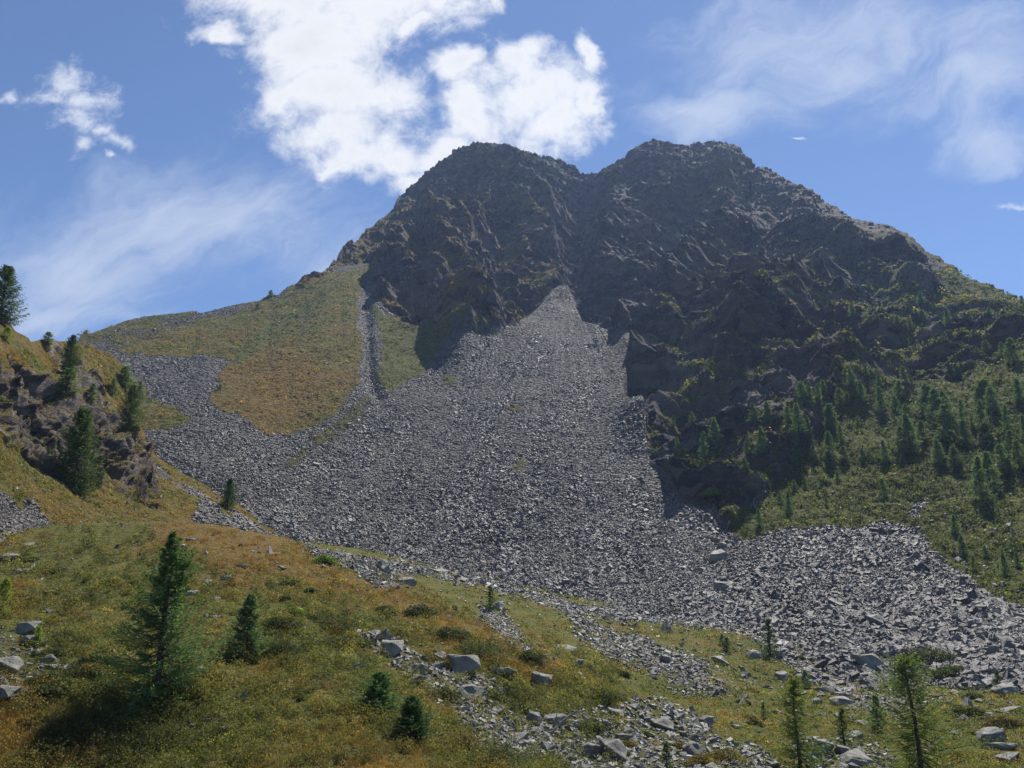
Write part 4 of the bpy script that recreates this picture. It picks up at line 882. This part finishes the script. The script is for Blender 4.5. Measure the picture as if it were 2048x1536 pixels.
ONE = [('m',145,984,150,'big dark larch on the left hillside casting a long shadow up the slope',.85),
 ('m',255,862,86,'bright green larch leaning over the edge of the left hillside',.85),('m',136,748,72,'grey-green larch on the skyline of the left hillside',.8),
 ('c',133,788,46,'pale larch directly below the skyline larch on the left hillside',1.5),('m',-2,642,100,'larch cut off by the left frame edge against the sky',1.0),
 ('c',94,690,24,'tiny larch at the notch of the left skyline',1.4),('c',247,775,40,'short larch at the rim of the left hillside',1.3),('b',278,797,32,'lowest short larch on the right rim of the left hillside',1.2),
 ('b',182,803,34,'small larch in the middle of the upper left hillside',1.2),('a',224,792,34,'small thin larch next to the rim larches of the left hillside',1.0),('y',12,682,24,'yellowish young larch just under the left skyline',1.3),
 ('m',455,1017,56,'lone larch on the rubble rib where the left hillside meets the scree',1.0),('y',75,1287,28,'yellow-green young larch growing among the left rock pile',1.1),
 ('y',2,1232,60,'bright yellow-green larch twig at the left frame edge',.8),('t',980,1225,50,'small larch in the green hollow below the scree toe',1.3),('t',1541,1312,66,'thin larch on the meadow rim against the right scree',1.2),
 ('c',1455,1304,26,'tiny larch left of the dark boulder on the meadow',1.3),('t',1690,1500,68,'thin young larch between the two bottom larches',1.1),('b',1757,1462,58,'dark young larch touching the left side of the large bottom larch',1.1),
 ('t',1335,1545,50,'young larch cut off at the bottom edge, right of centre',1.4),('t',1528,1440,30,'tiny larch on the meadow left of the slender larch',1.2),('c',1612,1375,30,'small larch at the meadow edge above the slender larch',1.2),
 ('t',2000,1385,34,'small thin larch at the right rim of the scree near the frame edge',1.3),('c',440,782,14,'single tiny larch on the edge of the orange slope',1.3),('c',541,594,14,'tiny larch on the far left ridge',1.4),
 ('c',515,618,12,'tiny larch in the rocks of the far left ridge',1.4),('c',1445,1290,20,'very small bush-like larch on the rubble patch rim',1.3)]
for k, u, v, h, lab, ws in ONE: tree(k, u, v, h, lab, ws=ws)
Z4 = [(313,300,50),(355,490,60),(375,600,60),(365,635,36),(445,470,60),(560,610,180),(505,640,140),(640,470,55),(700,700,65),(715,620,80),(745,470,105),(785,620,140),(815,500,145),(860,480,70),(940,660,170),(975,360,95),(1012,350,88),(1055,350,75),(960,520,155),(1000,580,160),(910,480,95),(905,740,85),(870,600,70),
 (1035,650,80),(1105,500,70),(1110,640,135),(1165,570,90),(1180,660,80),(1215,290,90),(1265,370,110),(1285,240,50),(1195,390,70),(1245,490,50),(1270,650,60),(1380,670,120),(1360,420,130),(1460,250,60),(1505,290,50),(1430,420,80),(1490,500,120),(1500,620,200),(1560,400,60),(1605,420,130),(1640,500,200),(1690,560,180),
 (1560,560,100),(1640,670,120),(1465,690,70),(1750,440,80),(1800,500,60),(1855,400,130),(1900,420,120),(1850,500,140),(1975,520,130),(2030,380,120),(2000,640,130),(1950,720,140),(2030,700,140),(1850,850,210),(1895,820,200),(1720,1020,100),(1760,1120,100),(1810,1190,70),(1865,1130,60),(1960,1210,100),(2020,1170,70),
 (1150,760,60),(985,760,45),(1370,830,90),(1095,870,45),(1205,890,35),(915,910,110),(770,975,95),(870,850,50),(940,800,55),(990,790,50),(1050,820,35),(2060,560,120),(2090,700,150),(2110,900,170),(2080,420,110)]
Z3 = [(740,990,55),(710,960,70),(510,1060,35),(575,1090,40),(1220,920,65),(1300,800,55),(850,900,30),(1460,770,50),(1555,870,70),(1440,990,75),(1500,990,55),(1560,970,80),(1680,960,80),(1880,920,40),(1870,1110,70),(2000,1150,120),(1805,1020,35),(1725,1210,60),(1865,825,25),(2040,870,45),(620,690,30),(910,1000,30),(980,815,20),(645,1010,30),(1945,1110,60),(1640,1130,40),(1600,900,34),(1370,780,22)]
SPECIAL = {(915,910): 'small larch at the lower tip of the grass slope, right of the shaded crag', (770,975): 'lone larch at the lowest corner of the grass, just above the scree tongue', (1380,670): 'slim larch in the open middle of the right grass slope',
 (1370,830): 'lone larch low on the open grass slope, left of the pale stone runnel', (1850,850): 'tall dark larch near the right edge with a long black shadow', (1895,820): 'tall larch right behind the one with the long black shadow',
 (1720,1020): 'larch at the lower right, above the dark shade patch', (1760,1120): 'conical larch in the dark shade patch above the right scree', (940,660): 'largest dark larch in the clump on the shaded crag', (1215,290): 'topmost larch on the grass ramp in the crag',
 (313,300): 'tiny larch alone on the crag face beside the upper scree', (560,610): 'tall larch left in the pair on the shaded crag foot', (505,640): 'broad larch beside the tall one on the shaded crag foot', (700,700): 'small larch low on the shaded crag, between crag and grass',
 (975,360): 'leftmost of three larches in a row above the shaded clump', (1012,350): 'middle of three larches in a row above the shaded clump', (1055,350): 'rightmost of three larches in a row above the shaded clump', (1960,1210): 'lowest larch clump tree above the right scree edge',
 (1110,640): 'tall larch on the boundary of shaded crag and open grass', (1105,500): 'small larch on the upper grass ramp', (1500,620): 'tallest larch of the central right stand', (1460,250): 'lone small larch under the rock wall above the stand'}
SP3 = {(740,990): 'right larch of the bright pair on the spur ridge', (710,960): 'left larch of the bright pair on the spur ridge', (1220,920): 'dark larch in the saddle between two grassy ribs', (1300,800): 'small larch on the rocky knob high on the spur', (2000,1150): 'large larch beside the right frame edge, high above the stand',
 (2040,870): 'tiny larch on the right skyline', (1865,825): 'low bushy larch just below the right skyline', (620,690): 'tiny larch on the grassy ledge under the main face', (1460,770): 'small larch below the pale slabs', (1440,990): 'left of a pair of larches on the upper right rocks', (1500,990): 'right of a pair of larches on the upper right rocks'}
def zone(u, v, h):
    sz = 'tall' if h > 44 else 'small' if h < 22 else 'mid-sized'
    if v < 700: return f'{sz} larch on the rocky upper part of the right spur', 'larches on the upper right spur'
    if u < 1560 and v < 1000: return f'{sz} larch on the shaded crag right of the scree fan', 'larches on the shaded crag'
    if u < 1760 and v > 820: return f'{sz} larch on the open grass slope above the right scree', 'larches on the open grass slope'
    if v > 1020: return f'{sz} larch in the low corner above the edge of the right scree', 'larches above the right scree edge'
    return f'{sz} larch in the dense stand on the right slope', 'larches of the dense right stand'
ks = 'abcd'
for i, (x, y, h) in enumerate(Z4):
    u, v, hh = 1200+x/2.415, 650+y/2.415, h/2.415*.9; lab, g = zone(u, v, hh)
    if (x, y) in SPECIAL: lab, g = SPECIAL[(x, y)], None
    tree(ks[(i*7+i//3) % 4], u, v, hh, lab, g, ws=random.uniform(.75, 1.15))
for i, (x, y, h) in enumerate(Z3):
    u, v, hh = 1200+x/2.415, 250+y/2.415, h/2.415*.92; lab, g = zone(u, v, hh)
    if (x, y) in SP3: lab, g = SP3[(x, y)], None
    tree(ks[(i*5) % 4], u, v, hh, lab, g, ws=random.uniform(1, 1.4))
for i in range(22):
    u = random.uniform(1560, 2120); v = random.uniform(760, 960) if i < 22 else random.uniform(1020, 1180)
    if v > 1000: u = random.uniform(1900, 2120)
    h = random.uniform(18, 52); lab, g = zone(u, v, h); tree(ks[i % 4], u, v, h, lab, g, ws=random.uniform(.9, 1.3))

# dead branch and stump
def tube_mesh(name, paths, mat):
    V = []; Fc = []
    for pts, r0, r1 in paths:
        pts = np.array(pts, float); b0 = len(V); n = len(pts)
        for i, p in enumerate(pts):
            d = pts[min(i+1, n-1)]-pts[max(i-1, 0)]; d /= np.linalg.norm(d)+1e-9; a = np.cross(d, (.2, .9, .3)); a /= np.linalg.norm(a); b = np.cross(d, a); q = r0+(r1-r0)*i/(n-1)
            for j in range(6): t = j*math.pi/3; V.append(p+(a*math.cos(t)+b*math.sin(t))*q*(1+.15*math.sin(j*2+i)))
        for i in range(n-1):
            for j in range(6): Fc.append((b0+i*6+j, b0+i*6+(j+1) % 6, b0+(i+1)*6+(j+1) % 6, b0+(i+1)*6+j))
    return mesh_np(name, np.array(V), np.array(Fc), True, mat)
t = NT('dead_wood'); n_ = t.noise(14, 6, .7, .2, sc=(1, 1, .3)); M_dead = t.done(t.mix(t.mr(n_, .3, .7), (.12, .11, .10), (.32, .30, .27)), .85, t.bump(n_, .01, .7), .2)
q = hit(1105, 1470); s = q[2]/F
def bp(*a): return [(x*s, y*s, z*s) for x, y, z in a]
o = tube_mesh('dead_branch', [(bp((0,0,0),(14,4,14),(30,6,26),(48,4,36),(66,0,52)), 2.6*s, .6*s), (bp((14,4,14),(8,8,26),(10,10,40)), 1.2*s, .3*s), (bp((30,6,26),(44,14,30),(52,20,28)), 1.1*s, .3*s), (bp((0,0,0),(-18,2,-2),(-30,4,6)), 2*s, .5*s), (bp((48,4,36),(50,2,50)), .9*s, .3*s), (bp((4,0,4),(20,-6,4),(34,-8,8)), 1.4*s, .3*s)], M_dead)
o.location = q[0]+Vector((0, -2*s, 5*s)); tag(o, 'bleached dead branch lying across the lower boulder jumble', 'dead branch')
q = hit(486, 1402); s = q[2]/F
o = tube_mesh('tree_stump', [(bp((-3,0,-3),(-1,0,6),(1,0,12),(0,0,16)), 4*s, 2.4*s), (bp((0,0,10),(3,0,15),(4,0,19)), 1.8*s, .4*s), (bp((-3,0,0),(-9,-2,-2)), 2*s, .6*s)], M_dead)
o.location = q[0]; tag(o, 'small grey broken stump in the heath right of the big spruce', 'stump')

# ------------------------------------------------------------------ the air
def haze():
    x0, x1, y0, y1, z0, z1 = -760, 760, -60, 760, -190, 330
    V = np.array([(x0,y0,z0),(x1,y0,z0),(x1,y1,z0),(x0,y1,z0),(x0,y0,z1),(x1,y0,z1),(x1,y1,z1),(x0,y1,z1)], float)
    m = bpy.data.materials.new('haze_air'); m.use_nodes = True; nt = m.node_tree; nt.nodes.clear(); o = nt.nodes.new('ShaderNodeOutputMaterial'); p = nt.nodes.new('ShaderNodeVolumePrincipled')
    p.inputs['Color'].default_value = (.42, .6, 1, 1); p.inputs['Density'].default_value = HAZE; p.inputs['Anisotropy'].default_value = .35; nt.links.new(p.outputs[0], o.inputs['Volume'])
    ob = mesh_np('haze', V, BF, False, m); tag(ob, 'thin blue mountain haze', kind='stuff')
HAZE = .00018
haze()
